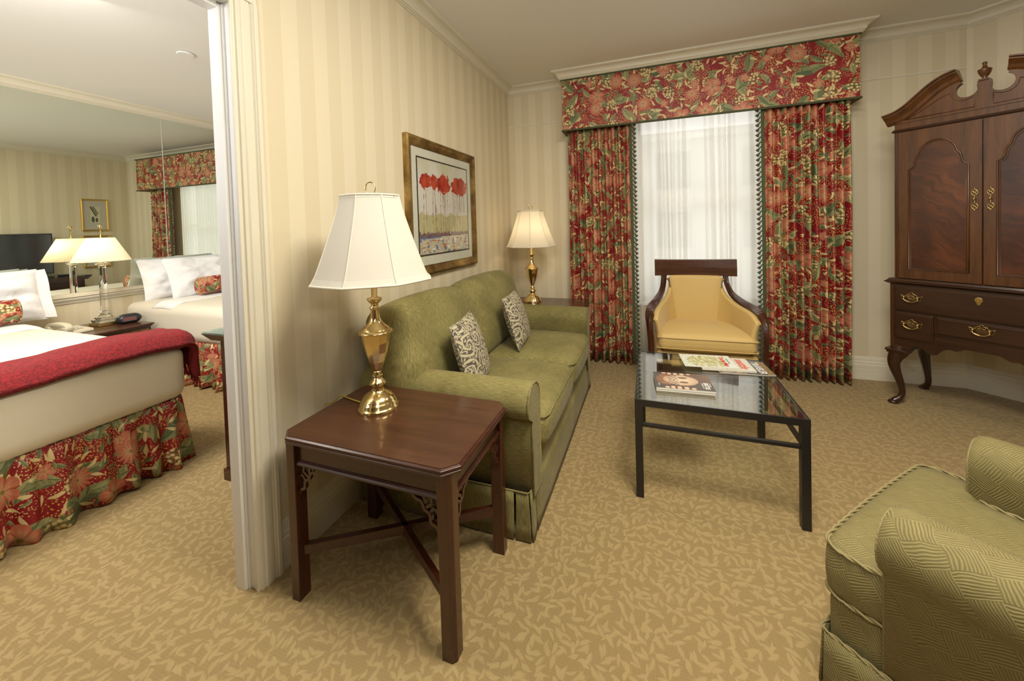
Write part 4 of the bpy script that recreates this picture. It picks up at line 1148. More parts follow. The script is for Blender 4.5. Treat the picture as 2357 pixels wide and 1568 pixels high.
twist([(0, -0.002, 0.174), (0.70, -0.002, 0.174), (0.710, -0.01, 0.174), (0.711, -0.80, 0.174), (0.70, -0.812, 0.174), (0, -0.812, 0.174), (-0.011, -0.80, 0.174), (-0.010, -0.01, 0.174)], 0.005, sk_)

# ================================================================== armoire
R = thing('armoire', 'tall mahogany armoire with swan-neck pediment and cabriole legs', 'armoire', (1.562, 3.385, 0), math.radians(-45))
WA, DA, CX = 0.842, 0.50, 0.421
m = MB()
m.box(0.0, WA, 0.0, DA, 0.47, 0.845); m.box(0.0, 0.10, 0.0, DA, 0.385, 0.47); m.box(WA-0.10, WA, 0.0, DA, 0.385, 0.47)
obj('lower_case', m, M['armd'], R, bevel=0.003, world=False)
hp = [(0.09,0.385),(0.100,0.408),(0.115,0.428),(0.135,0.434),(0.155,0.428),(0.172,0.412),(0.185,0.402),(0.206,0.394),(0.228,0.400),(0.240,0.418),(0.258,0.440),(0.285,0.452),(0.312,0.448),(0.335,0.458),(0.365,0.478),(0.395,0.488),(CX,0.491)]
hp = hp+[(2*CX-a, b_) for a, b_ in reversed(hp[:-1])]
m = MB(); m.prism([(0.09, 0.50)]+hp+[(WA-0.09, 0.50)], -0.003, 0.016, 'y'); m.prism([(0.09,0.475)]+[(a, b_) for a, b_ in hp if b_ < 0.47]+[(WA-0.09,0.475)], DA-0.02, DA, 'y') if False else None
obj('apron', m, M['armd'], R, world=False)
m = MB(); m.box(0.022, 0.820, 0.012, DA-0.02, 0.875, 1.935); obj('upper_case', m, M['arm'], R, bevel=0.003, world=False)
m = MB()
for xx in (0.026, 0.036, 0.806, 0.816): m.tube([(xx, 0.010, 0.89), (xx, 0.010, 1.87)], 0.0042, 8)
for xx in (0.006, 0.016, 0.826, 0.836): m.tube([(xx, 0.0, 0.40), (xx, 0.0, 0.835)], 0.0040, 8)
obj('reeding', m, M['arm'], R, world=False)
pr = [(-0.01,0.842),(0.006,0.842),(0.014,0.848),(0.022,0.853),(0.024,0.858),(0.012,0.866),(0.004,0.878),(-0.02,0.880)]
m = MB(); m.sweep(pr, [(0.0, DA), (0.0, 0.0), (WA, 0.0), (WA, DA)]); obj('waist_moulding', m, M['armd'], R, bevel=0.001, world=False)
m = MB(); m.sweep([(-0.01,1.872),(0.008,1.872),(0.012,1.878),(0.008,1.884),(0.004,1.892),(-0.01,1.892)], [(0.022, DA-0.02), (0.022, 0.012), (0.820, 0.012), (0.820, DA-0.02)]); obj('frieze_bead', m, M['armd'], R, world=False)
# pediment: board plus swan-neck mouldings
sw = [(-0.020,1.962),(0.045,1.978),(0.105,2.012),(0.160,2.060),(0.215,2.108),(0.270,2.142),(0.325,2.158)]
def mir(pts): return [(2*CX-a, b_) for a, b_ in pts]
cc = (0.352, 2.062); rr = 0.047
arc = [(cc[0]+rr*math.cos(math.radians(a)), cc[1]+rr*math.sin(math.radians(a))) for a in range(115, 345, 15)]
lpoly = [(0.022, 1.930)] + [(0.022, 1.952)] + [(a, b_-0.005) for a, b_ in sw[1:6]] + [(0.318, 2.130)] + arc + [(0.394, 2.072), (0.396, 2.096), (CX, 2.096), (CX, 1.930)]
m = MB(); m.prism(lpoly, 0.006, 0.040, 'y'); m.prism([(2*CX-a, b_) for a, b_ in lpoly][::-1], 0.006, 0.040, 'y'); obj('pediment_board', m, M['arm'], R, world=False)
pan = [(0.075, 1.948), (0.385, 1.948), (0.385, 2.015), (0.372, 2.008), (0.350, 2.000), (0.325, 2.003), (0.305, 2.018), (0.294, 2.040), (0.289, 2.062), (0.25, 2.048), (0.19, 2.010), (0.13, 1.972)]
m = MB()
for pp in (pan, mir(pan)[::-1]):
    m.tube([(a, 0.005, b_) for a, b_ in pp], 0.0035, 6, closed=True)
obj('pediment_bead', m, M['arm'], R, world=False)
for sgn in (0, 1):
    path = spline([Vector((a, 0.0, b_)) for a, b_ in sw], 5)
    # moulded section: (outward from face, height)
    sec = [(0.030,-0.040),(0.006,-0.040),(-0.004,-0.028),(-0.010,-0.012),(-0.024,0.004),(-0.034,0.014),(-0.034,0.020),(-0.044,0.026),(-0.044,0.034),(0.035,0.034)]
    m = MB(); k = len(sec); vs = []; fs = []
    for i, p in enumerate(path):
        t = (path[min(i+1, len(path)-1)]-path[max(i-1, 0)]).normalized(); nn_ = Vector((-t.z, 0, t.x))
        for (d, h) in sec: vs.append(Vector((p.x, d, p.z))+nn_*h)
    for i in range(len(path)-1):
        for q in range(k): fs.append((i*k+q, i*k+(q+1) % k, (i+1)*k+(q+1) % k, (i+1)*k+q))
    if sgn: vs = [Vector((2*CX-v.x, v.y, v.z)) for v in vs]
    m.add(vs, fs); m.add(vs[:k], [tuple(range(k))]); m.add(vs[-k:], [tuple(range(k))]); obj('swan_neck', m, M['arm'], R, world=False)
    xs_ = -0.020 if not sgn else WA+0.020
    m = MB(); x_a, x_b = (xs_-0.030, 0.022) if not sgn else (0.820, xs_+0.030)
    m.sweep([(0,1.925),(0.008,1.930),(0.012,1.945),(0.026,1.960),(0.034,1.972),(0.034,1.978),(0.042,1.984),(0.042,1.992),(0,1.992)], [(0.022, DA-0.02), (0.022, 0.012), (0.028, 0.006)] if not sgn else [(0.814, 0.006), (0.820, 0.012), (0.820, DA-0.02)]); obj('side_cornice', m, M['arm'], R, world=False)
m = MB(); m.box(CX-0.020, CX+0.020, -0.004, 0.042, 2.094, 2.102); m.lathe([(0.010,2.102),(0.013,2.106),(0.009,2.110),(0.018,2.122),(0.026,2.140),(0.028,2.152),(0.029,2.158),(0.024,2.160),(0.012,2.168),(0.009,2.180),(0.007,2.186),(0.010,2.190),(0.011,2.196),(0.006,2.202)], 24, c=(CX, 0.02, 0)); obj('finial', m, M['arm'], R, world=False)
# doors
ap = [(0.099,0.948),(0.099,1.612),(0.114,1.618),(0.124,1.635),(0.128,1.665),(0.133,1.685),(0.146,1.700),(0.150,1.722),(0.163,1.752),(0.186,1.775),(0.212,1.786),(0.232,1.788),(0.252,1.786),(0.278,1.775),(0.301,1.752),(0.314,1.722),(0.318,1.700),(0.331,1.685),(0.336,1.665),(0.340,1.635),(0.350,1.618),(0.365,1.612),(0.365,0.948)]
for sgn in (0, 1):
    a, b_ = (0.046, 0.4185); F = (lambda x: x) if not sgn else (lambda x: 2*CX-x)
    m = MB(); m.box(min(F(a), F(b_)), max(F(a), F(b_)), -0.006, 0.013, 0.884, 1.868); D = obj('door', m, M['arm'], R, bevel=0.002, world=False)
    m = MB(); m.prism([(F(x), z) for x, z in ap], -0.0075, -0.004, 'y'); obj('door_panel', m, M['flame'], D, world=False)
    m = MB(); m.tube([(F(x), -0.008, z) for x, z in ap], 0.0055, 8, closed=True); m.tube([(F(x+(0.010 if x < 0.2 else -0.010 if x > 0.27 else 0)), -0.008, z+(0.010 if z < 1 else -0.010)) for x, z in ap], 0.0022, 6, closed=True); obj('panel_bead', m, M['arm'], D, world=False)
    e = MB(); xc = F(0.390)
    for zc, s_ in ((1.435, 1), (1.352, -1)):
        e.tube([(xc+0.013*math.sin(q), -0.0085, zc+0.018*math.cos(q)) for q in [k*PI/6 for k in range(12)]], 0.0022, 6, closed=True)
        e.tube([(xc+0.007*math.sin(q), -0.0085, zc+s_*0.010+0.010*math.cos(q)) for q in [k*PI/5 for k in range(10)]], 0.0018, 6, closed=True)
        e.tube([(xc-0.010, -0.0085, zc-0.012), (xc+0.010, -0.0085, zc+0.012)], 0.0015, 6); e.tube([(xc+0.010, -0.0085, zc-0.012), (xc-0.010, -0.0085, zc+0.012)], 0.0015, 6)
        e.lathe([(0.001,0),(0.005,0.004),(0.001,0.012)], 8, M=Tm(xc, -0.0085, zc+s_*0.018) @ (Rm(0) if s_ > 0 else Rm(180, 'X')))
    e.tube([(xc, -0.009, 1.372), (xc, -0.009, 1.415)], 0.0035, 8); e.lathe([(0.003,0),(0.003,0.008),(0.008,0.014),(0.007,0.020),(0.001,0.022)], 14, M=Tm(xc, -0.008, 1.396) @ Rm(90, 'X'))
    obj('brass_escutcheon', e, M['brassd'], D, world=False)
def pull(xc, zc, parent):
    e = MB(); y = -0.0185; s_ = 1.0
    T_ = lambda L: [(xc+a, y, zc+b_) for a, b_ in L]
    e.tube(spline([Vector(p) for p in T_([(-0.048,0.006),(-0.052,0.016),(-0.044,0.012),(-0.034,0.010),(-0.024,0.014),(-0.024,0.022),(-0.012,0.026),(-0.006,0.034),(0,0.036),(0.006,0.034),(0.012,0.026),(0.024,0.022),(0.024,0.014),(0.034,0.010),(0.044,0.012),(0.052,0.016),(0.048,0.006),(0.044,-0.012),(0.034,-0.016),(0.022,-0.022),(0.010,-0.026),(0,-0.030),(-0.010,-0.026),(-0.022,-0.022),(-0.034,-0.016),(-0.044,-0.012)])], 3, True), 0.0016, 5, closed=True)
    for q in (-0.018, -0.009, 0, 0.009, 0.018):
        e.tube(T_([(q-0.010, 0.020-abs(q)*0.3), (q+0.010, -0.018+abs(q)*0.3)]), 0.0013, 5)
    for q in (-0.010, 0.010): e.tube([(xc+q+0.007*math.cos(k), y, zc+0.018+0.007*math.sin(k)) for k in [i*PI/5 for i in range(10)]], 0.0013, 5, closed=True)
    e.tube(spline([Vector((xc+a, y-b_, zc+c_)) for a, b_, c_ in [(-0.033,0.008,0.004),(-0.034,0.014,-0.010),(-0.020,0.016,-0.022),(0,0.016,-0.026),(0.020,0.016,-0.022),(0.034,0.014,-0.010),(0.033,0.008,0.004)]], 4), 0.0030, 8)
    for q in (-0.033, 0.033): e.lathe([(0.003,0),(0.004,0.008),(0.008,0.012),(0.006,0.018),(0.001,0.020)], 12, M=Tm(xc+q, y, zc+0.004) @ Rm(90, 'X'))
    obj('drawer_pull', e, M['brassd'], parent, world=False)
for (a, b_, za_, zb_, pl_) in ((0.026, 0.816, 0.662, 0.832, [(0.115,0.756),(0.727,0.756)]), (0.026, 0.216, 0.472, 0.652, [(0.115,0.575)]), (0.228, 0.614, 0.540, 0.652, [(CX,0.606)]), (0.626, 0.816, 0.472, 0.652, [(0.727,0.575)])):
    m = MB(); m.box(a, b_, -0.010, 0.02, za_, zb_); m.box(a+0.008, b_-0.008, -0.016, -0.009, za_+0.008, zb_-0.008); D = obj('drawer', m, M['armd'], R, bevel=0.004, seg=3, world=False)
    for (px_, pz_) in pl_: pull(px_, pz_, D)
    if b_-a > 0.7:
        e = MB(); e.lathe([(0.001,0),(0.017,0.001),(0.018,0.003),(0.015,0.005),(0.004,0.005),(0.003,0.002)], 10, smooth=False, M=Tm(CX-0.012, -0.016, 0.788) @ Rm(90, 'X')); e.prism([(CX-0.022,0.772),(CX-0.002,0.772),(CX-0.006,0.762),(CX-0.012,0.758),(CX-0.018,0.762)], -0.020, -0.016, 'y'); obj('keyhole_plate', e, M['brassd'], D, world=False)
for (fx, fy, sx, sy) in ((0.0, 0.0, 1, 1), (WA, 0.0, -1, 1), (0.0, DA, 1, -1), (WA, DA, -1, -1)):
    pth = [(0.045,0.40,0.052),(0.034,0.365,0.050),(0.020,0.325,0.040),(0.014,0.285,0.033),(0.020,0.235,0.028),(0.032,0.180,0.023),(0.043,0.120,0.0185),(0.046,0.075,0.017),(0.038,0.045,0.018),(0.024,0.026,0.021),(0.012,0.016,0.020)]
    P2 = spline([Vector((a, a, z)) for a, z, r in pth], 4); rs = []
    for i in range(len(P2)):
        f = i/4; k = min(int(f), len(pth)-2); rs.append(pth[k][2]*(1-(f-k))+pth[k+1][2]*(f-k))
    m = MB(); m.tube([(fx+sx*p.x, fy+sy*p.y, p.z) for p in P2], rs, 14)
    m.lathe([(0.016,0.0),(0.026,0.002),(0.030,0.008),(0.026,0.016),(0.012,0.024)], 20, c=(fx+sx*0.012, fy+sy*0.012, 0))
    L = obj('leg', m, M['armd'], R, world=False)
    if fy == 0:
        m = MB(); xa, xb = sorted((fx-sx*0.022, fx+sx*0.092)); m.box(xa, xb, -0.022, 0.09, 0.372, 0.388); m.box(xa+0.006, xb-0.006, -0.014, 0.08, 0.358, 0.374); obj('knee_block', m, M['armd'], L, bevel=0.003, world=False)

# outlet on the baseboard
O_ = MB(); O_.box(1.86, 1.93, YB-0.0185, YB-0.0155, 0.095, 0.125)
o = obj('wall_outlet', O_, M['trim']); tag(o, 'small cream socket in the baseboard behind the armoire legs', 'wall outlet')
sl = MB()
for xx in (1.885, 1.900): sl.box(xx, xx+0.003, YB-0.0188, YB-0.0184, 0.108, 0.118)
sl.box(1.892, 1.896, YB-0.0188, YB-0.0184, 0.099, 0.104); obj('socket_slots', sl, M['dark'], o)
# ================================================================== bedroom
def bed(label, y0, y1, xf, tuck=True):
    t = thing('bed', label, 'bed', ((xf+XM)/2, (y0+y1)/2, 0))
    xh = XM+0.02; yc = (y0+y1)/2
    m = MB(); m.rbox(xf-xh-0.16, y1-y0-0.16, 0.30, 0.03, ((xf+xh)/2-0.05, yc, 0.20)); obj('box_base', m, M['sheet'], t)
    m = MB(); m.rbox(xf-xh, y1-y0, 0.32, 0.075, ((xf+xh)/2, yc, 0.525), puff=(0.010, 0.008, 0.022), n=14); mt_ = obj('mattress', m, M['sheet'], t)
    # folded back top sheet near the pillows
    m = MB(); L = 1.35
    def fs_(u, v):
        x = xh+0.42+0.30*u; y = y0+0.01+(y1-y0-0.02)*v; e = min(1, min(v, 1-v)*14); z = 0.700-0.055*(1-e)**2 + 0.012*math.sin(PI*u)+0.004*mn.noise(Vector((x*7, y*5, 1)))
        return (x, y, z)
    m.grid(fs_, 12, 40); obj('turned_sheet', m, M['white'], t, solid=0.012)
    # gathered floral skirt
    peri = [(xh, y0+0.02), (xf-0.05, y0+0.02), (xf-0.02, y0+0.05), (xf-0.02, y1-0.05), (xf-0.05, y1-0.02), (xh, y1-0.02)]
    acc = [0]
    for i in range(1, len(peri)): acc.append(acc[-1]+math.dist(peri[i], peri[i-1]))
    T = acc[-1]; rnd = random.Random(int(y0*100)); ph = [rnd.uniform(-1, 1) for _ in range(400)]
    def fs2(u, v):
        s_ = u*T; i = max(k for k in range(len(peri)-1) if acc[k] <= s_+1e-9); f = (s_-acc[i])/(acc[i+1]-acc[i])
        p = Vector(peri[i]).lerp(Vector(peri[i+1]), f); d = (Vector(peri[i+1])-Vector(peri[i])).normalized(); n = Vector((d.y, -d.x))
        a = (1-v)
        q = (0.006+0.034*a)*(0.75*math.sin(s_*62+1.6*math.sin(s_*9))+0.45*math.sin(s_*27+2))+0.004*math.sin(s_*190)*v + 0.036*a
        return (p.x+n.x*q, p.y+n.y*q, 0.008+0.372*v+0.010*math.sin(s_*12)*a)
    m = MB().grid(fs2, 900, 7, lambda u, v: (u*T*1.35, v*0.38)); obj('bed_skirt', m, M['floral'], t, solid=0.003)
    return t
bed('near bed with white coverlet, red throw and floral skirt', 0.02, 1.45, -2.575)
bed('far bed against the mirror wall, past the nightstand', 2.165, 3.50, -2.62)
# red throw across the foot of the near bed
th = thing('throw_blanket', 'red chenille throw folded across the foot of the near bed', 'blanket', (-2.8, 0.75, 0.70))
rm = Mat('red_chenille'); n1_, _ = rm.noise(rm.objc(), 90, 3, 0.7); n2_, _ = rm.noise(rm.objc(), 420, 2)
rm.pbr(rm.ramp(n1_*0.6+n2_*0.4, [(0.36, (0.06,0.001,0.002)), (0.52, (0.25,0.002,0.006)), (0.70, (0.46,0.012,0.014))]), 0.85, normal=rm.bump(n1_+n2_*0.5, 0.9, 0.01), sheen=0.03)
def fthrow(u, v):
    # u: across the fold (from the head side to the foot), v: along the bed width then down the side
    Lr = 1.40; s_ = v*(Lr+0.24)
    y = 0.03+min(s_, Lr); d = max(0, s_-Lr)
    w = 0.34
    xx = -2.900+w*u
    bulge = 0.030*(1-abs(2*u-1)**2.5)
    rim = max(0.0, (xx+2.635)/0.09)
    z = 0.700+bulge-0.050*min(1, rim)**2 + 0.006*mn.noise(Vector((xx*9, y*9, 0))) + 0.018*(math.exp(-((s_-1.12)/0.22)**2))
    if d > 0:
        k = min(1, d/0.10); a = k*PI/2
        y = 0.03+Lr+0.050*math.sin(a)+0.010*math.sin(u*12); z = z-0.055*(1-math.cos(a))-max(0, d-0.10)*1.0
        xx = xx-0.04*d*(2*u-1)+0.012*math.sin(u*17+d*9)
    return (xx, y, z)
m = MB().grid(fthrow, 34, 90); obj('blanket', m, rm.m, th, solid=0.030, soff=1)
fz = MB(); rnd = random.Random(3)
for k in range(60):
    u = rnd.random(); p = fthrow(u, 1.0); fz.tube([(p[0], p[1]+0.008, p[2]+0.01), (p[0]+rnd.uniform(-.01,.01), p[1]+0.012+rnd.uniform(0,.012), p[2]-0.035), (p[0]+rnd.uniform(-.015,.015), p[1]+0.01+rnd.uniform(0,.02), p[2]-0.075)], 0.0035, 5)
obj('fringe', fz, rm.m, th)
def bpillow(label, loc, rz, ry, w=0.72, h=0.46, th_=0.19, seed=0, grp='white bed pillows'):
    t = thing('bed_pillow', label, 'pillow', loc, math.radians(rz), grp)
    A_ = Rm(ry, 'Y'); m = MB(); pil(m, w, h, th_, A_, 30, 0.05, 0.048, seed); obj('pillowcase', m, M['pill'], t, world=False)
    f = MB()
    for sg in (1, -1):   # flat flange at one end
        def ff(u, v): return (0.006*sg*(1-u)+0.010*math.sin(v*9+seed)*u, sg*0.0+(w/2-0.03+0.075*u), (2*v-1)*h/2*(0.93+0.05*u))
        f.grid(ff, 3, 10, M=A_)
    obj('flange', f, M['pill'], t, world=False)
bpillow('white pillow standing on the near bed, beside the phone', (-4.585, 1.215, 0.885), 0, -20, 0.74, 0.42, seed=1)
bpillow('white pillow on the near bed, mostly outside the left edge', (-4.585, 0.44, 0.885), 0, -20, 0.70, 0.42, seed=2)
bpillow('white pillow at the back of the far bed', (-4.690, 2.62, 0.885), 0, -17, 0.72, 0.43, seed=3)
bpillow('white pillow leaning in front on the far bed', (-4.455, 2.735, 0.890), -4, -26, 0.74, 0.45, seed=4)
bpillow('white pillow of the far bed nearest the window', (-4.56, 3.28, 0.870), 0, -20, 0.40, 0.43, seed=5)
def bolster(label, x, y0, y1, z, r):
    t = thing('bolster_pillow', label, 'pillow', (x, (y0+y1)/2, z), 0, None); L = (y1-y0)/2
    m = MB(); n = 40
    def fn(u, v):
        a = u*2*PI; yy = -L+2*L*v; k = 1-0.10*abs(2*v-1)**6; return (r*k*math.cos(a), yy, r*k*math.sin(a))
    m.grid(fn, n, 20, lambda u, v: (u*2*PI*r, v*2*L))
    for sg in (-1, 1):
        m.grid(lambda u, v: (r*0.9*v*math.cos(u*2*PI), sg*(L+0.012*(1-v)), r*0.9*v*math.sin(u*2*PI)), n, 5, lambda u, v: (u*0.5, v*r))
    b_ = obj('cover', m, M['floral'], t, world=False)
    w = MB()
    for sg in (-1, 1): w.tube([(r*0.93*math.cos(k*PI/16), sg*L*0.995, r*0.93*math.sin(k*PI/16)) for k in range(32)], 0.006, 6, closed=True)
    obj('welt', w, M['floral'], t, world=False)
bolster('red floral bolster on the near bed, at the left edge', -4.30, 0.86, 1.355, 0.812, 0.088)
bolster('red floral bolster on the far bed, beside the door jamb', -4.20, 2.49, 2.98, 0.812, 0.088)

# nightstand
N = thing('nightstand', 'mahogany nightstand between the two beds', 'nightstand', (-4.50, 1.80, 0))
m = MB(); m.box(-4.775, -4.20, 1.505, 2.110, 0.533, 0.548); m.box(-4.775, -4.212, 1.512, 2.103, 0.520, 0.533); obj('top', m, M['woodt'], N, bevel=0.004)
m = MB(); m.box(-4.765, -4.235, 1.525, 2.10, 0.06, 0.520); m.box(-4.765, -4.222, 1.525, 2.10, 0.0, 0.06); obj('body', m, M['wood'], N, bevel=0.003)
for (a, b_) in ((0.345, 0.500), (0.085, 0.325)):
    m = MB(); m.box(-4.236, -4.220, 1.545, 2.080, a, b_); D = obj('drawer', m, mat_wood('drawer_front', (0.10,0.035,0.014), (0.20,0.09,0.035), 0.3) if a > 0.3 else bpy.data.materials['drawer_front'], N, bevel=0.003)
    for yy in (1.66, 1.96):
        e = MB(); zc = (a+b_)/2
        e.tube(spline([Vector((-4.214, yy+0.036*math.sin(k)*(1+0.25*math.cos(3*k)), zc+0.020*math.cos(k)*(1+0.2*math.sin(5*k)))) for k in [i*PI/8 for i in range(16)]], 2, True), 0.002, 5, closed=True)
        e.tube([(-4.206, yy-0.03, zc+0.004), (-4.198, yy-0.022, zc-0.014), (-4.198, yy+0.022, zc-0.014), (-4.206, yy+0.03, zc+0.004)], 0.003, 6); obj('drawer_pull', e, M['brassd'], D)
# crystal lamp
CL = thing('table_lamp', 'crystal column lamp with pleated cream shade on the nightstand', 'lamp', (-4.555, 1.935, 0.548))
m = MB(); m.box(-0.078, 0.078, -0.078, 0.078, 0, 0.026); obj('brass_plinth', m, M['brassd'], CL, bevel=0.004, world=False)
m = MB(); m.box(-0.070, 0.070, -0.070, 0.070, 0.0265, 0.050); m.box(-0.052, 0.052, -0.052, 0.052, 0.0505, 0.070); obj('crystal_base', m, M['crystal'], CL, bevel=0.006, world=False)
m = MB(); m.lathe([(0.040,0.0705),(0.042,0.085),(0.030,0.095),(0.027,0.10),(0.034,0.108),(0.034,0.118),(0.027,0.124),(0.026,0.30),(0.023,0.505),(0.026,0.515),(0.022,0.525)], 12, smooth=False); m.lathe([(0.014,0.5255),(0.046,0.536),(0.050,0.545),(0.020,0.553)], 12, smooth=False); obj('crystal_column', m, M['crystal'], CL, world=False)
m = MB(); m.lathe([(0.014,0.554),(0.018,0.562),(0.008,0.572),(0.006,0.60),(0.004,0.61),(0.004,0.835),(0.009,0.845),(0.005,0.853),(0.013,0.862),(0.016,0.873),(0.011,0.884),(0.002,0.888)], 20)
for k in range(3): m.tube([(0, 0, 0.765), (0.085*math.cos(k*2.09), 0.085*math.sin(k*2.09), 0.765)], 0.002, 5)
m.tube([(0,0,0.58), (0.03,0.03,0.575), (0.032,0.032,0.560)], 0.0015, 5); obj('brass_fittings', m, M['brass'], CL, world=False)
def fsh(u, v):
    a = u*2*PI; k = 0.004*(1 if int(u*120) % 2 else -1)*(0.4+0.6*(1-v)); r = 0.185+(0.088-0.185)*v+k; return (r*math.cos(a), r*math.sin(a), 0.565+0.205*v)
m = MB().grid(fsh, 240, 8, smooth=False); obj('lamp_shade', m, M['shadel'], CL, world=False)
m = MB(); m.lathe([(0.010,0.63),(0.026,0.66),(0.024,0.70),(0.008,0.72)], 16); obj('bulb', m, bpy.data.materials['bulb_glow_dim'], CL, world=False)
bulb('bulb_light', (-4.555, 1.885, 0.548+0.67), 2.6)
# telephone
PH = thing('telephone', 'ivory desk telephone beside the crystal lamp', 'telephone', (-4.46, 1.675, 0.549), math.radians(100))
m = MB(); m.prism([(-0.10,0),(0.10,0),(0.10,0.030),(0.08,0.040),(-0.095,0.022)], -0.095, 0.095, 'x') ; obj('base', m, M['phone'], PH, bevel=0.006, world=False)
m = MB(); m.tube(spline([(-0.06,-0.10,0.052),(-0.06,-0.085,0.072),(-0.06,-0.04,0.085),(-0.06,0.04,0.088),(-0.06,0.085,0.080),(-0.06,0.10,0.060)], 5), 0, flat=(0.046, 0.026), up=(0,0,1)); m.rbox(0.055,0.050,0.035,0.012,(-0.06,-0.085,0.052)); m.rbox(0.055,0.050,0.035,0.012,(-0.06,0.085,0.060)); obj('handset', m, M['phone'], PH, bevel=0.006, world=False)
m = MB()
for i in range(3):
    for k in range(4): m.box(0.005+i*0.022, 0.020+i*0.022, -0.05+k*0.024, -0.036+k*0.024, 0.030, 0.041)
obj('keypad', m, M['page'], PH, world=False)
m = MB(); m.tube([Vector((-0.10+0.010*math.cos(k*0.9), -0.10-0.0018*k, 0.030-0.00035*k+0.010*math.sin(k*0.9))) for k in range(70)], 0.0022, 5); obj('coiled_cord', m, M['page'], PH, world=False)
# clock radio
K = thing('clock_radio', 'black oval clock radio on the nightstand', 'alarm clock', (-4.410, 2.030, 0.549), math.radians(78))
m = MB(); m.rbox(0.155, 0.085, 0.075, 0.037, (0, 0, 0.040), puff=(0.008, 0.0, 0.006)); obj('case', m, M['black'], K, world=False)
m = MB(); m.box(-0.042, 0.034, -0.0440, -0.0415, 0.028, 0.056); obj('display', m, mat_paint('clock_display', (0.22,0.09,0.085), 0.15), K, world=False)
m = MB(); m.box(-0.05, 0.042, -0.0432, -0.0410, 0.022, 0.060); obj('bezel', m, mat_paint('grey_bezel', (0.10,0.09,0.09), 0.3), K, world=False)
# dresser against the shared wall with glass top
Dn = thing('dresser', 'dark dresser with glass top, half hidden by the door jamb', 'dresser', (-1.83, 2.2, 0))
y_a, y_b, xfr = 1.315, 3.02, -2.20
m = MB(); m.prism([(y_a-0.004, 0.800), (y_a+0.045, 0.752), (y_b-0.045, 0.752), (y_b+0.004, 0.800)], xfr-0.025, XS-0.012, 'x'); obj('top', m, M['wood'], Dn, bevel=0.003)
m = MB(); m.box(xfr-0.020, XS-0.014, y_a, y_b, 0.801, 0.808); obj('glass_cover', m, mat_glass('green_glass', (0.72,0.86,0.80), 1.5, True), Dn)
m = MB(); m.box(xfr+0.03, XS-0.02, y_a+0.055, y_b-0.055, 0.05, 0.752); m.box(xfr+0.02, XS-0.02, y_a+0.045, y_b-0.045, 0, 0.06); obj('body', m, M['wood'], Dn, bevel=0.003)
for i in range(3):
    for k in range(3):
        a = y_a+0.08+i*0.52; m = MB(); m.box(xfr+0.014, xfr+0.032, a, a+0.50, 0.09+k*0.215, 0.29+k*0.215); q_ = obj('drawer', m, M['wood'], Dn, bevel=0.003)
        e = MB(); e.tube([(xfr+0.012, a+0.20, 0.20+k*0.215), (xfr-0.004, a+0.22, 0.185+k*0.215), (xfr-0.004, a+0.28, 0.185+k*0.215), (xfr+0.012, a+0.30, 0.20+k*0.215)], 0.003, 6); obj('drawer_pull', e, M['brassd'], q_)
# television, remote and pictures on the shared wall (seen in the mirror)
TV = thing('television', 'flat black television above the dresser, reflected in the mirror', 'television', (XS-0.06, 2.30, 1.10))
tv0, tv1, tz0, tz1 = 1.72, 2.895, 0.83, 1.40
m = MB(); m.box(XS-0.10, XS-0.06, tv0, tv1, tz0, tz1); obj('bezel', m, M['black'], TV, bevel=0.004)
m = MB(); m.box(XS-0.102, XS-0.100, tv0+0.014, tv1-0.014, tz0+0.016, tz1-0.014); obj('screen', m, mat_paint('tv_screen', (0.03,0.032,0.036), 0.12, coat=1.0), TV)
m = MB(); m.box(XS-0.060, XS-0.003, 2.15, 2.45, 0.95, 1.25); obj('wall_bracket', m, M['black'], TV)
RC = thing('remote_control', 'small black remote on the reflected dresser', 'remote control', (-1.98, 2.86, 0.8085), 0.3)
m = MB(); m.rbox(0.045, 0.16, 0.022, 0.008, (0,0,0.011)); obj('shell', m, M['black'], RC, world=False)
m = MB()
for k in range(6): m.box(-0.012, 0.012, -0.06+k*0.018, -0.05+k*0.018, 0.0215, 0.0235)
obj('buttons', m, M['mat_board'], RC, world=False)
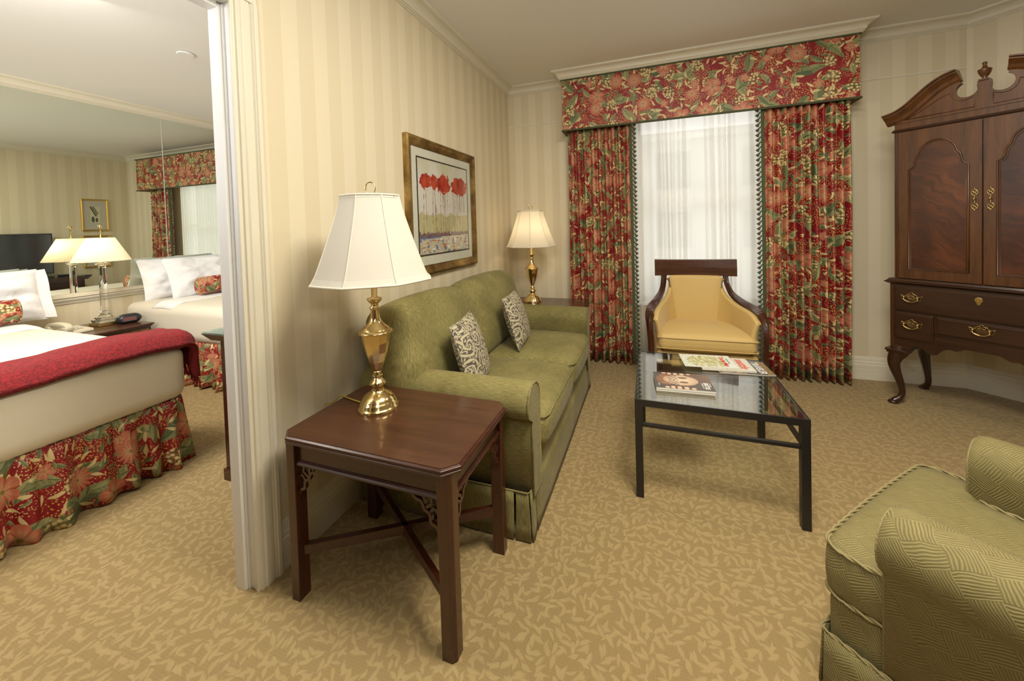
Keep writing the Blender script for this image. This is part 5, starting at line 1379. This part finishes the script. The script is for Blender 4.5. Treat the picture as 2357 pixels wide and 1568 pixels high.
def f_bot(u, v):
    if not (0.30 < u < 0.72 and 0.24 < v < 0.80): return (0.55,0.52,0.44)
    c_ = (0.66,0.62,0.42)
    a = (u-0.32)/0.38; b_ = (v-0.26)/0.52
    for k in range(6):
        t = k/6; cx, cy = 0.10+0.62*t, 0.95-0.62*t
        for sg in (-1, 1):
            dx = a-(cx+sg*0.11); dy = b_-(cy+0.09*sg*0.3+0.08); u_ = dx*0.8+dy*sg*0.6*0.8; v_ = -dx*0.6*sg+dy*0.8
            if (u_/0.17)**2+(v_/0.05)**2 < 1: c_ = (0.06,0.09,0.05)
    if (a-0.28)**2+(b_-0.17)**2*0.9 < 0.035: c_ = (0.09,0.13,0.09)
    if (a-0.68)**2+(b_-0.14)**2 < 0.020: c_ = (0.12,0.08,0.07)
    return c_
gold = mat_metal('bright_gilt', (0.72,0.48,0.14), 0.25)
for (za_, lab) in ((1.425, 'upper gilt framed botanical print, reflected in the mirror'), (0.865, 'lower gilt framed botanical print, behind the lamp reflections')):
    t = thing('framed_picture', lab, 'picture', (XS, 3.39, za_+0.245), 0)
    XL_, XL = XL, XS
    ya_, yb_2, zb_ = 3.235, 3.545, za_+0.49
    f = MB(); ring([(0,-0.001),(0,-0.020),(0.010,-0.024),(0.022,-0.016),(0.022,-0.001)], ya_, yb_2, za_, zb_, f); obj('frame', f, gold, t)
    Mx = Matrix(((0,0,-1,XS-0.006),(1,0,0,(ya_+yb_2)/2),(0,1,0,(za_+zb_)/2),(0,0,0,1))); obj('print', artgrid(yb_2-ya_-0.04, 0.45, 60, 90, f_bot, Mx), M['art'], t)
    XL = XL_
# flush sprinkler covers on the bedroom ceiling
for k, (x, y, lab) in enumerate(((-3.12, 1.835, 'round white sprinkler cover on the ceiling, near the door frame'), (-3.12, 0.45, 'round white ceiling cover seen only in the mirror'))):
    t = thing('sprinkler_cover', lab, 'ceiling cover', (x, y, ZB-0.010))
    m = MB(); m.lathe([(0.048,0.0),(0.052,0.002),(0.052,0.006)], 32); obj('disc', m, M['ceil'], t, world=False)
    m = MB(); m.lathe([(0.020,0.006),(0.020,0.0100)], 16); obj('neck', m, M['ceil'], t, world=False)
for o in list(bpy.data.objects):
    if o.type == 'MESH' and o.parent is None and not o.get('kind') and not o.get('label'): print('UNLABELLED', o.name)
